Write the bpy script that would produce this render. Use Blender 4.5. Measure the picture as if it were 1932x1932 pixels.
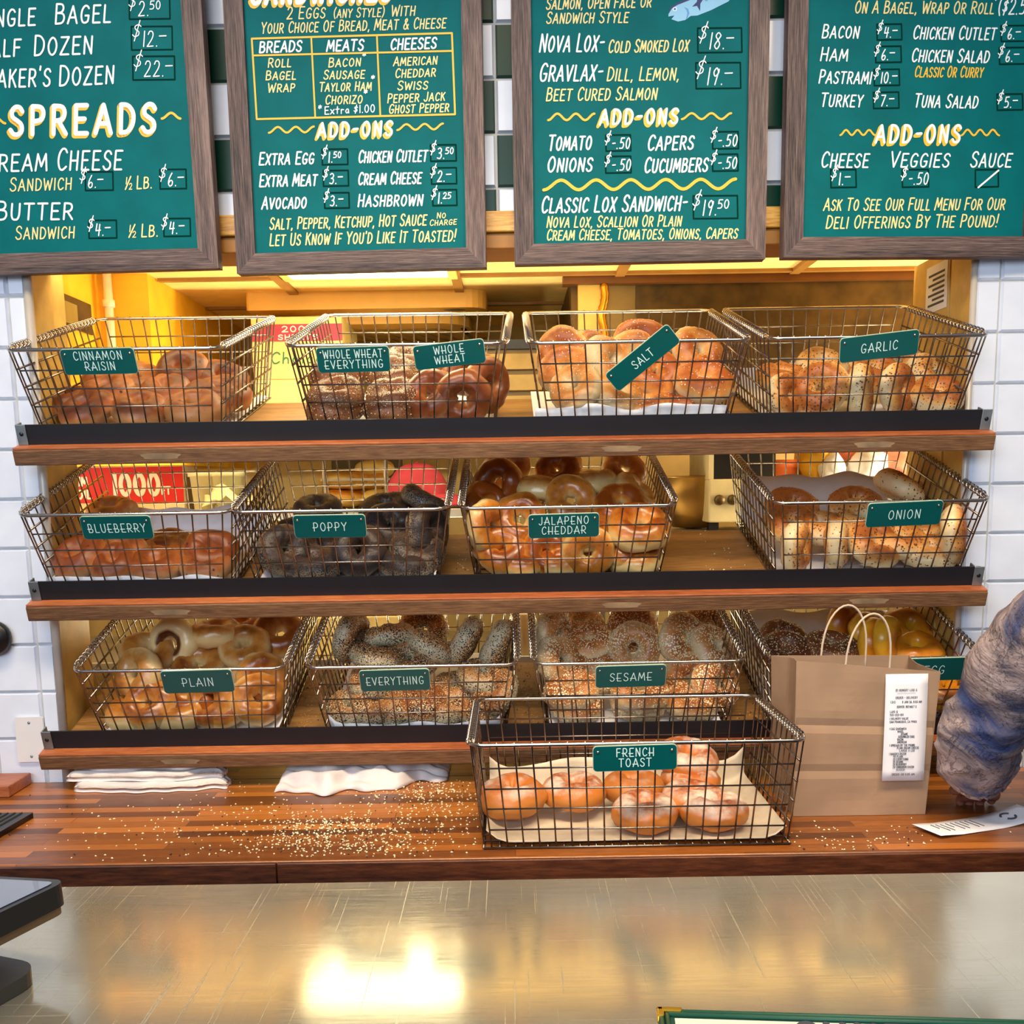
import bpy, math, random
from mathutils import Vector, Matrix, noise
for o in list(bpy.data.objects): bpy.data.objects.remove(o)
scene = bpy.context.scene
col = scene.collection

# ------------------------------------------------------------------ camera
H = 1.456                      # lens height over the shop floor
PITCH, ROLL, F = math.radians(8.3), 0.016, 1932.0
PX, PY = 966.0, 1196.0         # principal point of the (cropped) photograph
_f = Vector((0, math.cos(PITCH), -math.sin(PITCH)))
_u0 = Vector((0, math.sin(PITCH), math.cos(PITCH)))
_r0 = Vector((1, 0, 0))
_r = (_r0 - ROLL*_u0).normalized()
_u = (_u0 + ROLL*_r0).normalized()
cam_d = bpy.data.cameras.new('camera')
cam = bpy.data.objects.new('camera', cam_d); col.objects.link(cam)
cam_d.sensor_width = 36.0; cam_d.lens = 36.0; cam_d.clip_start = 0.02
cam_d.shift_y = (PY-966.0)/1932.0
m3 = Matrix((_r, _u, -_f)).transposed()
cam.matrix_world = Matrix.Translation((0, 0, H)) @ m3.to_4x4()
scene.camera = cam
CAM = Vector((0, 0, H))

# ------------------------------------------------------------------ light and exposure
scene.view_settings.view_transform = 'Standard'
scene.view_settings.look = 'None'
scene.view_settings.gamma = 1.0
scene.view_settings.use_curve_mapping = False
scene.view_settings.exposure = 0.14
world = bpy.data.worlds.new('world'); scene.world = world; world.use_nodes = True
_bg = world.node_tree.nodes['Background']
_bg.inputs[0].default_value = (0.80, 0.87, 1.0, 1); _bg.inputs[1].default_value = 0.20

def area(name, loc, target, sx, sy, power, colr, spread=180):
    d = bpy.data.lights.new(name, 'AREA'); d.shape = 'RECTANGLE'; d.size = sx; d.size_y = sy
    d.energy = power; d.color = colr; d.spread = math.radians(spread)
    o = bpy.data.objects.new(name, d); col.objects.link(o); o.location = loc
    o.rotation_euler = (Vector(target)-Vector(loc)).to_track_quat('-Z', 'Y').to_euler()
    return o
area('shop_window_light', (-1.0, -2.2, 2.55), (0, 1.9, 1.55), 3.0, 1.2, 94, (0.76, 0.87, 1.0))
area('shop_ceiling_lamp_light', (-0.35, 0.75, 2.85), (-0.1, 1.62, 0.9), 1.6, 0.25, 14, (1.0, 0.78, 0.52), 95)
area('shop_spot_light', (0.75, 0.70, 2.75), (0.40, 1.62, 0.9), 0.5, 0.3, 7, (1.0, 0.80, 0.54), 95)
area('kitchen_header_fill', (-0.25, 2.052, H+0.446), (-0.25, 2.45, H), 1.20, 0.03, 2.5, (1.0, 0.84, 0.50))  # added light, hidden by the header, to brighten kitchen and shelf backs
area('kitchen_far_fill', (1.30, 2.35, H+0.0), (-0.4, 2.75, H+0.47), 0.5, 0.5, 16, (1.0, 0.84, 0.54))  # added fill out of view, thrown up onto ceiling and air conditioner
area('kitchen_near_fill', (-1.5, 2.30, H+0.0), (-0.6, 2.6, H-0.05), 0.25, 0.3, 4, (1.0, 0.88, 0.62))  # unseen side fill, added to lift the kitchen behind the opening
area('kitchen_low_fill', (-0.2, 2.43, H-0.32), (-0.2, 2.43, H+0.4), 1.5, 0.06, 13, (1.0, 0.86, 0.56))  # added upward fill behind the shelves, brightens the ceiling; not a real fixture

# ------------------------------------------------------------------ picture rays -> points of the place
def ray(px, py):
    return (_f + _r*((px-PX)/F) - _u*((py-PY)/F)).normalized()
def at_Y(px, py, Y):
    d = ray(px, py); return CAM + d*(Y/d.y)
def at_Z(px, py, z):
    d = ray(px, py); return CAM + d*((z-H)/d.z)
def on_plane(px, py, p0, n):
    d = ray(px, py); return CAM + d*((p0-CAM).dot(n)/d.dot(n))

# ------------------------------------------------------------------ materials
def srgb(r, g, b):
    def f(c):
        c /= 255.0
        return c/12.92 if c <= 0.04045 else ((c+0.055)/1.055)**2.4
    return (f(r), f(g), f(b), 1)
class NT:
    def __init__(s, name):
        s.m = bpy.data.materials.new(name); s.m.use_nodes = True
        s.t = s.m.node_tree; s.b = s.t.nodes['Principled BSDF']
    def n(s, typ, **kw):
        x = s.t.nodes.new('ShaderNode'+typ)
        for k, v in kw.items():
            if k in x.inputs.keys(): x.inputs[k].default_value = v
            else: setattr(x, k, v)
        return x
    def l(s, a, b): s.t.links.new(a, b)
    def base(s, **kw):
        for k, v in kw.items(): s.b.inputs[k.replace('_', ' ')].default_value = v
    def coords(s, scale=(1, 1, 1), rot=(0, 0, 0), loc=(0, 0, 0)):
        tc = s.n('TexCoord'); mp = s.n('Mapping')
        mp.inputs['Scale'].default_value = scale; mp.inputs['Rotation'].default_value = rot
        mp.inputs['Location'].default_value = loc
        s.l(tc.outputs['Object'], mp.inputs['Vector']); return mp.outputs['Vector']
    def noise(s, vec, scale, detail=4, rough=0.55, dist=0.0):
        x = s.n('TexNoise'); x.inputs['Scale'].default_value = scale; x.inputs['Detail'].default_value = detail
        x.inputs['Roughness'].default_value = rough; x.inputs['Distortion'].default_value = dist
        if vec is not None: s.l(vec, x.inputs['Vector'])
        return x.outputs['Fac']
    def ramp(s, fac, stops, interp='LINEAR'):
        x = s.n('ValToRGB'); x.color_ramp.interpolation = interp
        e = x.color_ramp.elements
        e[0].position, e[0].color = stops[0]; e[1].position, e[1].color = stops[1]
        for p, c in stops[2:]:
            k = e.new(p); k.color = c
        s.l(fac, x.inputs['Fac']); return x.outputs['Color']
    def mix(s, fac, a, b, mode='MIX'):
        x = s.n('Mix'); x.data_type = 'RGBA'; x.blend_type = mode
        for sock, v in ((x.inputs[0], fac), (x.inputs[6], a), (x.inputs[7], b)):
            if hasattr(v, 'is_linked') or hasattr(v, 'node'): s.l(v, sock)
            else: sock.default_value = v
        return x.outputs[2]
    def math(s, op, a, b=0.0, clamp=False):
        x = s.n('Math'); x.operation = op; x.use_clamp = clamp
        for sock, v in ((x.inputs[0], a), (x.inputs[1], b)):
            if hasattr(v, 'node'): s.l(v, sock)
            else: sock.default_value = v
        return x.outputs[0]
    def bump(s, fac, strength=0.3, dist=0.002):
        x = s.n('Bump'); x.inputs['Strength'].default_value = strength; x.inputs['Distance'].default_value = dist
        s.l(fac, x.inputs['Height']); s.l(x.outputs['Normal'], s.b.inputs['Normal'])
    def color(s, c): s.l(c, s.b.inputs['Base Color'])

_simple = {}
def plain(name, rgb, rough=0.5, metal=0.0, emit=0.0, spec=0.5, noise_amt=0.06, coat=0.0):
    if name in _simple: return _simple[name]
    k = NT(name); c = srgb(*rgb)
    k.base(Roughness=rough, Metallic=metal, Specular_IOR_Level=spec, Coat_Weight=coat)
    if noise_amt:
        v = k.coords(); f = k.noise(v, 14, 3)
        d = tuple(max(0, x*(1-noise_amt*2)) for x in c[:3])+(1,)
        l = tuple(min(1, x*(1+noise_amt*2)) for x in c[:3])+(1,)
        k.color(k.ramp(f, [(0.3, d), (0.7, l)]))
    else: k.b.inputs['Base Color'].default_value = c
    if emit:
        k.b.inputs['Emission Color'].default_value = c; k.b.inputs['Emission Strength'].default_value = emit
    _simple[name] = k.m; return k.m

def wood(name, dark, mid, light, axis=0, stretch=14, scale=26, rough=0.5, bump=0.25, coat=0.0, contrast=1.0):
    k = NT(name)
    sc = [stretch]*3; sc[axis] = 1.0
    v = k.coords(scale=tuple(sc))
    w = k.n('TexWave'); w.wave_type = 'BANDS'
    big = k.noise(v, 1.6, 3, 0.5, 0.6); fine = k.noise(v, scale, 6, 0.65)
    g = k.math('ADD', k.math('MULTIPLY', big, 0.45), k.math('MULTIPLY', fine, 0.55))
    k.color(k.ramp(g, [(0.5-0.16/contrast, srgb(*dark)), (0.5, srgb(*mid)), (0.5+0.17/contrast, srgb(*light))]))
    k.base(Roughness=rough, Coat_Weight=coat, Coat_Roughness=0.25)
    k.bump(fine, bump, 0.0015)
    return k.m

def butcher(name):
    k = NT(name)
    v = k.coords()
    br = k.n('TexBrick'); br.offset = 0.37; br.offset_frequency = 2
    br.inputs['Scale'].default_value = 1.0; br.inputs['Mortar Size'].default_value = 0.0006
    br.inputs['Brick Width'].default_value = 0.55; br.inputs['Row Height'].default_value = 0.027
    br.inputs['Color1'].default_value = (0, 0, 0, 1); br.inputs['Color2'].default_value = (1, 1, 1, 1)
    br.inputs['Mortar'].default_value = (0.0, 0.0, 0.0, 1); k.l(v, br.inputs['Vector'])
    v2 = k.coords(scale=(1, 14, 14)); fine = k.noise(v2, 30, 6, 0.65); mid = k.noise(v2, 3, 3)
    bw = k.math('MULTIPLY', br.outputs['Color'], 0.42)
    g = k.math('ADD', bw, k.math('ADD', k.math('MULTIPLY', fine, 0.40), k.math('MULTIPLY', mid, 0.22)))
    k.color(k.ramp(g, [(0.22, srgb(58, 27, 10)), (0.40, srgb(116, 62, 20)), (0.58, srgb(168, 98, 34)), (0.85, srgb(206, 126, 54))]))
    k.base(Roughness=0.38, Coat_Weight=0.25, Coat_Roughness=0.3); k.bump(fine, 0.25, 0.001)
    return k.m

M = {}
M['counter'] = butcher('counter_wood')
M['shelf'] = wood('shelf_wood', (88, 58, 28), (146, 104, 56), (186, 142, 84), 0, 16, 24, 0.45, 0.35)
M['rail'] = wood('shelf_rail_wood', (50, 32, 22), (106, 72, 46), (150, 110, 74), 0, 16, 24, 0.55, 0.4)
M['ledge'] = wood('shelf_ledge_wood', (118, 60, 30), (168, 92, 52), (202, 126, 74), 0, 12, 26, 0.4, 0.2)
M['frame_h'] = wood('frame_wood_across', (38, 28, 28), (98, 78, 74), (142, 118, 110), 0, 24, 18, 0.55, 0.6, 0.0, 1.35)
M['frame_v'] = wood('frame_wood_upright', (38, 28, 28), (98, 78, 74), (142, 118, 110), 2, 24, 18, 0.55, 0.6, 0.0, 1.35)
M['lip'] = plain('black_lip_metal', (26, 27, 34), 0.5, 0.2)
M['zinc'] = plain('zinc_bracket', (150, 160, 166), 0.4, 0.8, noise_amt=0.15)
M['wire'] = plain('wire_steel', (150, 140, 130), 0.26, 1.0, noise_amt=0.0)
M['rim'] = plain('rim_steel', (186, 178, 170), 0.22, 1.0, noise_amt=0.0)
M['board'] = plain('board_green', (0, 104, 108), 0.55, 0.0, spec=0.1, noise_amt=0.05)
M['boxline'] = plain('board_dark_green', (0, 50, 42), 0.7, spec=0.05, noise_amt=0)
M['white'] = plain('paint_white', (250, 252, 252), 0.5, noise_amt=0)
M['cream'] = plain('paint_cream', (252, 226, 150), 0.5, noise_amt=0)
M['yellow'] = plain('paint_yellow', (250, 196, 48), 0.5, noise_amt=0)
M['chalk'] = plain('chalk_smudge', (92, 160, 150), 0.8, noise_amt=0.12)
M['plate'] = plain('name_plate_green', (2, 84, 84), 0.3, noise_amt=0.02)
M['plate_edge'] = plain('name_plate_edge', (190, 205, 180), 0.4, noise_amt=0)
M['plate_ink'] = plain('name_plate_ink', (215, 245, 240), 0.4, noise_amt=0)
M['tile'] = plain('white_tile', (226, 233, 248), 0.16, noise_amt=0.02)
M['tile_green'] = plain('green_tile', (2, 52, 38), 0.3, spec=0.25, noise_amt=0.04)
M['grout'] = plain('grout', (186, 186, 184), 0.8)
M['steel'] = plain('brushed_steel', (176, 172, 164), 0.32, 1.0, noise_amt=0.08)
M['dark_steel'] = plain('dark_steel', (92, 76, 46), 0.42, 0.6, noise_amt=0.2)
M['black'] = plain('black_plastic', (16, 16, 18), 0.35, noise_amt=0.05)
M['kraft'] = plain('kraft_paper', (160, 130, 104), 0.75, noise_amt=0.05)
M['paper'] = plain('white_paper', (236, 236, 240), 0.7, noise_amt=0.03)
M['receipt'] = plain('receipt_paper', (238, 238, 246), 0.6, noise_amt=0.02)
M['ink'] = plain('grey_ink', (70, 72, 80), 0.7, noise_amt=0)
M['brass'] = plain('gold_corner', (230, 180, 60), 0.3, 0.9, noise_amt=0.15)

def wax_paper():
    k = NT('liner_paper'); v = k.coords(); f = k.noise(v, 9, 4); f2 = k.noise(v, 40, 3)
    k.color(k.ramp(f, [(0.3, srgb(206, 206, 214)), (0.7, srgb(236, 236, 242))]))
    k.base(Roughness=0.55); k.bump(f, 0.5, 0.004); return k.m
M['liner'] = wax_paper()

def stainless():
    k = NT('scratched_stainless')
    v = k.coords(); big = k.noise(v, 3.2, 5, 0.6); patch = k.noise(v, 2.2, 2, 0.5)
    def scratch(sx, sy, rot, sc, lo, off):
        vv = k.coords(scale=(sx, sy, 1), rot=(0, 0, rot), loc=(off, off, 0))
        n = k.noise(vv, sc, 1, 0.5, 0.15)
        pp = k.noise(k.coords(loc=(off*3, off, off)), 3.0, 2, .5)
        n = k.math('ADD', n, k.math('MULTIPLY', k.math('SUBTRACT', pp, .5), .30))
        return k.ramp(n, [(lo, (0, 0, 0, 1)), (lo+.06, (1, 1, 1, 1))])
    ss = [scratch(2.5, 330, .10, 2.4, .72, 1), scratch(330, 2.6, .42, 2.4, .71, 4), scratch(300, 2.2, -.22, 2.2, .72, 7), scratch(3, 360, -.30, 2.2, .75, 9)]
    s = ss[0]
    for q in ss[1:]: s = k.math('MAXIMUM', s, q)
    haze = k.noise(k.coords(scale=(4, 70, 1), rot=(0, 0, .1)), 6, 4, .7)
    k.color(k.mix(k.math('MULTIPLY', s, 0.45), k.ramp(big, [(0.3, srgb(178, 174, 158)), (0.7, srgb(212, 208, 192))]), srgb(240, 232, 208)))
    k.l(k.math('ADD', 0.04, k.math('ADD', k.math('MULTIPLY', s, 0.22), k.math('MULTIPLY', haze, 0.15))), k.b.inputs['Roughness'])
    k.base(Metallic=0.72)
    k.bump(k.math('ADD', k.math('MULTIPLY', s, 0.10), k.math('MULTIPLY', k.noise(v, 4.0, 2), 0.7)), 0.016, 0.003)
    return k.m
M['stainless'] = stainless()

def blotch_cloth():
    k = NT('blotchy_hoodie_cloth'); v = k.coords()
    a = k.noise(v, 7, 5, 0.6, 1.2); b = k.noise(v, 17, 5, 0.65, 2.0); c = k.noise(v, 30, 3, 0.6, 0.5)
    base = k.ramp(a, [(0.33, srgb(52, 66, 112)), (0.43, srgb(112, 104, 116)), (0.52, srgb(160, 142, 140)), (0.68, srgb(204, 184, 184))])
    veins = k.ramp(b, [(0.475, (1, 1, 1, 1)), (0.497, (0.25, 0.22, 0.24, 1)), (0.503, (0.25, 0.22, 0.24, 1)), (0.525, (1, 1, 1, 1))])
    k.color(k.mix(0.8, base, veins, 'MULTIPLY')); k.base(Roughness=0.9); k.bump(k.math('ADD', k.math('MULTIPLY', a, 2.0), c), 0.6, 0.01)
    return k.m
M['hoodie'] = blotch_cloth()
M['skin'] = plain('skin', (150, 92, 74), 0.55, noise_amt=0.06)

# ------------------------------------------------------------------ mesh helpers
class MB:
    def __init__(s): s.v = []; s.f = []; s.mi = []; s.T = Matrix.Identity(4)
    def add(s, vs, fs, mi=0):
        b = len(s.v); s.v += [s.T @ Vector(p) for p in vs]
        s.f += [[b+i for i in q] for q in fs]; s.mi += [mi]*len(fs)
    def box(s, a, b, mi=0):
        x0, y0, z0 = [min(p) for p in zip(a, b)]; x1, y1, z1 = [max(p) for p in zip(a, b)]
        s.add([(x0,y0,z0),(x1,y0,z0),(x1,y1,z0),(x0,y1,z0),(x0,y0,z1),(x1,y0,z1),(x1,y1,z1),(x0,y1,z1)],
              [(0,3,2,1),(4,5,6,7),(0,1,5,4),(1,2,6,5),(2,3,7,6),(3,0,4,7)], mi)
    def prism(s, pts, z0, z1, mi=0, mi_side=None):
        n = len(pts); vs = [(p[0], p[1], z0) for p in pts]+[(p[0], p[1], z1) for p in pts]
        s.add(vs, [list(range(n))[::-1], list(range(n, 2*n))], mi)
        s.add(vs, [(i, (i+1)%n, n+(i+1)%n, n+i) for i in range(n)], mi if mi_side is None else mi_side)
    def tube(s, pts, r, k=6, closed=False, mi=0, caps=True):
        pts = [Vector(p) for p in pts]; n = len(pts)
        rr = r if isinstance(r, (list, tuple)) else [r]*n
        up = None; vs = []
        for i, p in enumerate(pts):
            if closed: t = pts[(i+1)%n]-pts[i-1]
            else: t = pts[min(i+1, n-1)]-pts[max(i-1, 0)]
            if t.length < 1e-9: t = Vector((0, 0, 1))
            t.normalize()
            if up is None: up = Vector((0, 0, 1)) if abs(t.z) < 0.9 else Vector((1, 0, 0))
            a = t.cross(up)
            if a.length < 1e-6: a = t.orthogonal()
            a.normalize(); b = a.cross(t).normalized(); up = b
            for j in range(k):
                q = 2*math.pi*j/k
                vs.append(p + (a*math.cos(q)+b*math.sin(q))*rr[i])
        fs = []
        for i in range(n if closed else n-1):
            i2 = (i+1) % n
            for j in range(k):
                fs.append((i*k+j, i*k+(j+1)%k, i2*k+(j+1)%k, i2*k+j))
        if not closed and caps: fs += [list(range(k))[::-1], [(n-1)*k+j for j in range(k)]]
        s.add(vs, fs, mi)
    def lathe(s, prof, k=24, c=(0, 0, 0), mi=0):
        vs = []; fs = []; n = len(prof)
        for r, z in prof:
            for j in range(k):
                q = 2*math.pi*j/k; vs.append((c[0]+r*math.cos(q), c[1]+r*math.sin(q), c[2]+z))
        for i in range(n-1):
            for j in range(k): fs.append((i*k+j, i*k+(j+1)%k, (i+1)*k+(j+1)%k, (i+1)*k+j))
        if prof[0][0] > 1e-6: fs.append(list(range(k))[::-1])
        if prof[-1][0] > 1e-6: fs.append([(n-1)*k+j for j in range(k)])
        s.add(vs, fs, mi)
    def grid(s, fn, nu, nv, mi=0, thick=0.0):
        vs = [fn(i/nu, j/nv) for i in range(nu+1) for j in range(nv+1)]
        fs = [(i*(nv+1)+j, (i+1)*(nv+1)+j, (i+1)*(nv+1)+j+1, i*(nv+1)+j+1) for i in range(nu) for j in range(nv)]
        s.add(vs, fs, mi)
    def disc(s, c, r, k=12, mi=0):
        s.add([(c[0]+r*math.cos(2*math.pi*j/k), c[1]+r*math.sin(2*math.pi*j/k), c[2]) for j in range(k)], [list(range(k))], mi)
    def build(s, name, mats, parent=None, smooth=False, solid=0.0, bevel=0.0, subdiv=0):
        me = bpy.data.meshes.new(name); me.from_pydata([tuple(p) for p in s.v], [], s.f)
        for m in (mats if isinstance(mats, (list, tuple)) else [mats]): me.materials.append(m)
        me.polygons.foreach_set('material_index', s.mi)
        if smooth: me.polygons.foreach_set('use_smooth', [True]*len(s.f))
        me.validate(); me.update()
        o = bpy.data.objects.new(name, me); col.objects.link(o)
        if parent is not None: o.parent = parent
        if solid:
            q = o.modifiers.new('solid', 'SOLIDIFY'); q.thickness = solid; q.offset = 0
        if bevel:
            q = o.modifiers.new('bevel', 'BEVEL'); q.width = bevel; q.segments = 3; q.limit_method = 'ANGLE'
        if subdiv:
            q = o.modifiers.new('sub', 'SUBSURF'); q.levels = subdiv; q.render_levels = subdiv
        return o
def box(name, a, b, mat, parent=None, bevel=0.0):
    m = MB(); m.box(a, b); return m.build(name, mat, parent, bevel=bevel)
def tag(o, label, cat, group=None, kind=None):
    if label: o['label'] = label
    if cat: o['category'] = cat
    if group: o['group'] = group
    if kind: o['kind'] = kind
    return o
def struct(o): o['kind'] = 'structure'; return o
def thing(name, loc, label, cat, group=None, rot=None):
    o = bpy.data.objects.new(name, None); col.objects.link(o); o.empty_display_size = 0.02
    o.matrix_world = Matrix.Translation(loc) @ (rot.to_4x4() if rot else Matrix.Identity(4))
    return tag(o, label, cat, group)
def rounded(w, h, r, k=5, cx=0, cy=0):
    p = []
    for sx, sy, a0 in ((1, -1, -90), (1, 1, 0), (-1, 1, 90), (-1, -1, 180)):
        for i in range(k+1):
            a = math.radians(a0+90*i/k)
            p.append((cx+sx*(w/2-r)+r*math.cos(a), cy+sy*(h/2-r)+r*math.sin(a)))
    return p

# ------------------------------------------------------------------ brush lettering (strokes with round ends)
O_ = [(.3,1),(.12,.84),(.04,.5),(.12,.15),(.3,0),(.48,.15),(.56,.5),(.48,.84),(.3,1)]
GL = {
'A':(.6,['l',(0,0),(.3,1),(.6,0)],['l',(.11,.34),(.49,.34)]),
'B':(.54,['l',(.05,0),(.05,1)],['s',(.05,1),(.36,.97),(.45,.77),(.34,.58),(.05,.54)],['s',(.05,.54),(.42,.5),(.52,.27),(.4,.04),(.05,0)]),
'C':(.52,['s',(.52,.82),(.42,.97),(.25,.98),(.09,.76),(.05,.4),(.15,.08),(.32,.01),(.52,.16)]),
'D':(.56,['l',(.05,0),(.05,1)],['s',(.05,1),(.32,.96),(.52,.7),(.52,.33),(.34,.05),(.05,0)]),
'E':(.5,['l',(.48,1),(.05,1),(.05,0),(.5,0)],['l',(.05,.52),(.4,.52)]),
'F':(.48,['l',(.48,1),(.05,1),(.05,0)],['l',(.05,.52),(.4,.52)]),
'G':(.56,['s',(.52,.84),(.42,.97),(.25,.98),(.09,.76),(.05,.4),(.15,.07),(.34,.01),(.5,.12),(.53,.42)],['l',(.32,.42),(.54,.42)]),
'H':(.55,['l',(.05,0),(.05,1)],['l',(.5,0),(.5,1)],['l',(.05,.5),(.5,.5)]),
'I':(.1,['l',(.05,0),(.05,1)]),
'J':(.42,['s',(.38,1),(.38,.3),(.3,.05),(.15,0),(.02,.16)]),
'K':(.52,['l',(.05,0),(.05,1)],['l',(.48,1),(.05,.42)],['l',(.2,.6),(.52,0)]),
'L':(.45,['l',(.05,1),(.05,0),(.45,0)]),
'M':(.7,['l',(0,0),(.1,1),(.35,.25),(.6,1),(.7,0)]),
'N':(.55,['l',(.05,0),(.05,1),(.5,0),(.5,1)]),
'O':(.6,['s']+O_),
'P':(.5,['l',(.05,0),(.05,1)],['s',(.05,1),(.38,.96),(.48,.75),(.38,.52),(.05,.46)]),
'R':(.54,['l',(.05,0),(.05,1)],['s',(.05,1),(.38,.96),(.48,.75),(.38,.52),(.05,.46)],['l',(.25,.46),(.54,0)]),
'S':(.5,['s',(.48,.83),(.38,.97),(.2,.98),(.07,.82),(.1,.63),(.28,.5),(.44,.36),(.46,.14),(.32,.01),(.14,.02),(.02,.17)]),
'T':(.55,['l',(0,1),(.55,1)],['l',(.27,1),(.27,0)]),
'U':(.55,['s',(.05,1),(.05,.35),(.13,.06),(.28,0),(.42,.06),(.5,.35),(.5,1)]),
'V':(.56,['l',(0,1),(.28,0),(.56,1)]),
'W':(.76,['l',(0,1),(.17,0),(.38,.8),(.58,0),(.76,1)]),
'X':(.52,['l',(0,0),(.52,1)],['l',(.02,1),(.5,0)]),
'Y':(.54,['l',(0,1),(.27,.5),(.54,1)],['l',(.27,.5),(.27,0)]),
'Z':(.52,['l',(.02,1),(.5,1),(0,0),(.52,0)]),
'0':(.5,['s']+[(x*.83,y) for x,y in O_]),
'1':(.12,['l',(.08,0),(.08,1)]),
'2':(.5,['s',(.04,.78),(.14,.97),(.34,.96),(.44,.75),(.34,.45),(.02,0)],['l',(.02,0),(.5,.02)]),
'3':(.48,['s',(.04,.9),(.22,1),(.42,.84),(.36,.6),(.18,.53)],['s',(.18,.53),(.4,.46),(.46,.22),(.3,.01),(.03,.08)]),
'4':(.5,['l',(.12,1),(.04,.42),(.5,.46)],['l',(.42,.95),(.34,0)]),
'5':(.48,['l',(.46,1),(.1,1),(.06,.56)],['s',(.06,.56),(.3,.6),(.45,.35),(.34,.06),(.02,.04)]),
'6':(.46,['s',(.34,1),(.12,.6),(.05,.22),(.2,0),(.4,.1),(.42,.35),(.26,.44),(.08,.25)]),
'7':(.48,['l',(.02,1),(.48,1),(.16,0)]),
'8':(.48,['s',(.42,.85),(.22,1),(.06,.8),(.24,.56),(.43,.28),(.26,0),(.05,.2),(.22,.5),(.4,.74),(.42,.85)]),
'9':(.46,['s',(.4,.75),(.24,.98),(.06,.75),(.18,.5),(.4,.68),(.42,.9)],['l',(.42,.9),(.26,0)]),
'$':(.42,['s',(.4,.72),(.26,.82),(.08,.72),(.14,.56),(.32,.44),(.32,.26),(.14,.18),(.0,.28)],['l',(.3,1.05),(.14,-.05)]),
'.':(.1,['l',(.05,.0),(.05,.03)]), ',':(.12,['l',(.08,.04),(.03,-.14)]), '-':(.36,['l',(.03,.5),(.33,.52)]),
'_':(.36,['l',(.03,.9),(.33,.92)]),
'!':(.14,['l',(.1,1),(.07,.32)],['l',(.04,.0),(.04,.03)]), "'":(.1,['l',(.06,1),(.04,.82)]),
'&':(.6,['s',(.6,.0),(.3,.5),(.16,.75),(.3,.95),(.4,.78),(.1,.35),(.12,.05),(.35,.02),(.56,.42)]),
'(':(.22,['s',(.2,1.1),(.05,.75),(.05,.3),(.2,-.08)]), ')':(.22,['s',(.02,1.1),(.17,.75),(.17,.3),(.02,-.08)]),
'/':(.45,['l',(0,0),(.45,1)]), '*':(.4,['l',(.2,.6),(.2,1)],['l',(.03,.7),(.37,.9)],['l',(.03,.9),(.37,.7)]),
'a':(.42,['s',(.36,.5),(.2,.56),(.05,.3),(.15,.04),(.32,.16),(.36,.5)],['l',(.36,.5),(.4,.04)]),
't':(.4,['l',(.2,.95),(.18,.04)],['l',(.0,.6),(.4,.62)]), 'r':(.34,['l',(.05,.55),(.05,0)],['s',(.05,.34),(.16,.54),(.33,.5)]),
'x':(.42,['l',(0,0),(.42,.6)],['l',(.02,.6),(.4,0)]), 'h':(.4,['l',(.04,1),(.04,0)],['s',(.04,.3),(.18,.52),(.34,.4),(.36,0)]),
'o':(.42,['s',(.2,.55),(.05,.3),(.2,0),(.36,.28),(.2,.55)]), 'i':(.1,['l',(.05,.55),(.05,0)],['l',(.05,.8),(.05,.83)]),
'c':(.36,['s',(.34,.46),(.18,.56),(.05,.28),(.16,.02),(.35,.1)]), 'e':(.4,['s',(.05,.3),(.36,.34),(.2,.56),(.05,.3),(.16,.02),(.37,.1)]),
}
DECO = {
'A':(.62,['l',(.02,0),(.33,1),(.64,0)],['l',(-.02,.3),(.5,.3)]),
'E':(.5,['l',(.5,1),(.07,1),(.07,0),(.5,0)],['l',(-.06,.36),(.42,.36)]),
'H':(.56,['l',(.07,0),(.07,1)],['l',(.52,0),(.52,1)],['l',(-.06,.36),(.52,.36)]),
'R':(.54,['l',(.07,0),(.07,1)],['s',(.07,1),(.38,.98),(.5,.72),(.4,.44),(-.06,.4)],['l',(.2,.4),(.54,0)]),
'P':(.54,['l',(.07,0),(.07,1)],['s',(.07,1),(.38,.98),(.5,.72),(.4,.44),(-.06,.4)]),
'B':(.54,['l',(.07,0),(.07,1)],['s',(.07,1),(.34,.98),(.42,.7),(.32,.42),(-.06,.4)],['s',(-.06,.4),(.42,.4),(.5,.2),(.4,.01),(.07,0)]),
}
def catmull(p, k=4):
    o = []; n = len(p)
    for i in range(n-1):
        a, b, c, d = p[max(i-1, 0)], p[i], p[i+1], p[min(i+2, n-1)]
        if i == 0 and p[0] == p[-1]: a = p[-2]
        if i == n-2 and p[0] == p[-1]: d = p[1]
        for j in range(k):
            t = j/k
            o.append(tuple(0.5*((2*b[q])+(-a[q]+c[q])*t+(2*a[q]-5*b[q]+4*c[q]-d[q])*t*t+(-a[q]+3*b[q]-3*c[q]+d[q])*t**3) for q in range(len(b))))
    o.append(tuple(p[-1])); return o
_lay = 0
def stroke(mb, pts, w, z=0.0, mi=0, k=8):
    """a flat painted stroke: a quad for each piece and a round dab at each joint (2-D points)"""
    global _lay
    for (x0, y0), (x1, y1) in zip(pts[:-1], pts[1:]):
        _lay = (_lay+1) % 80; zq = z+_lay*4e-6
        dx, dy = x1-x0, y1-y0; L = math.hypot(dx, dy)
        if L < 1e-9: continue
        nx, ny = -dy/L*w/2, dx/L*w/2
        mb.add([(x0-nx, y0-ny, zq), (x1-nx, y1-ny, zq), (x1+nx, y1+ny, zq), (x0+nx, y0+ny, zq)], [(0, 1, 2, 3)], mi)
    for x, y in pts:
        _lay = (_lay+1) % 80; mb.disc((x, y, z+_lay*4e-6), w/2, k, mi)
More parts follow.
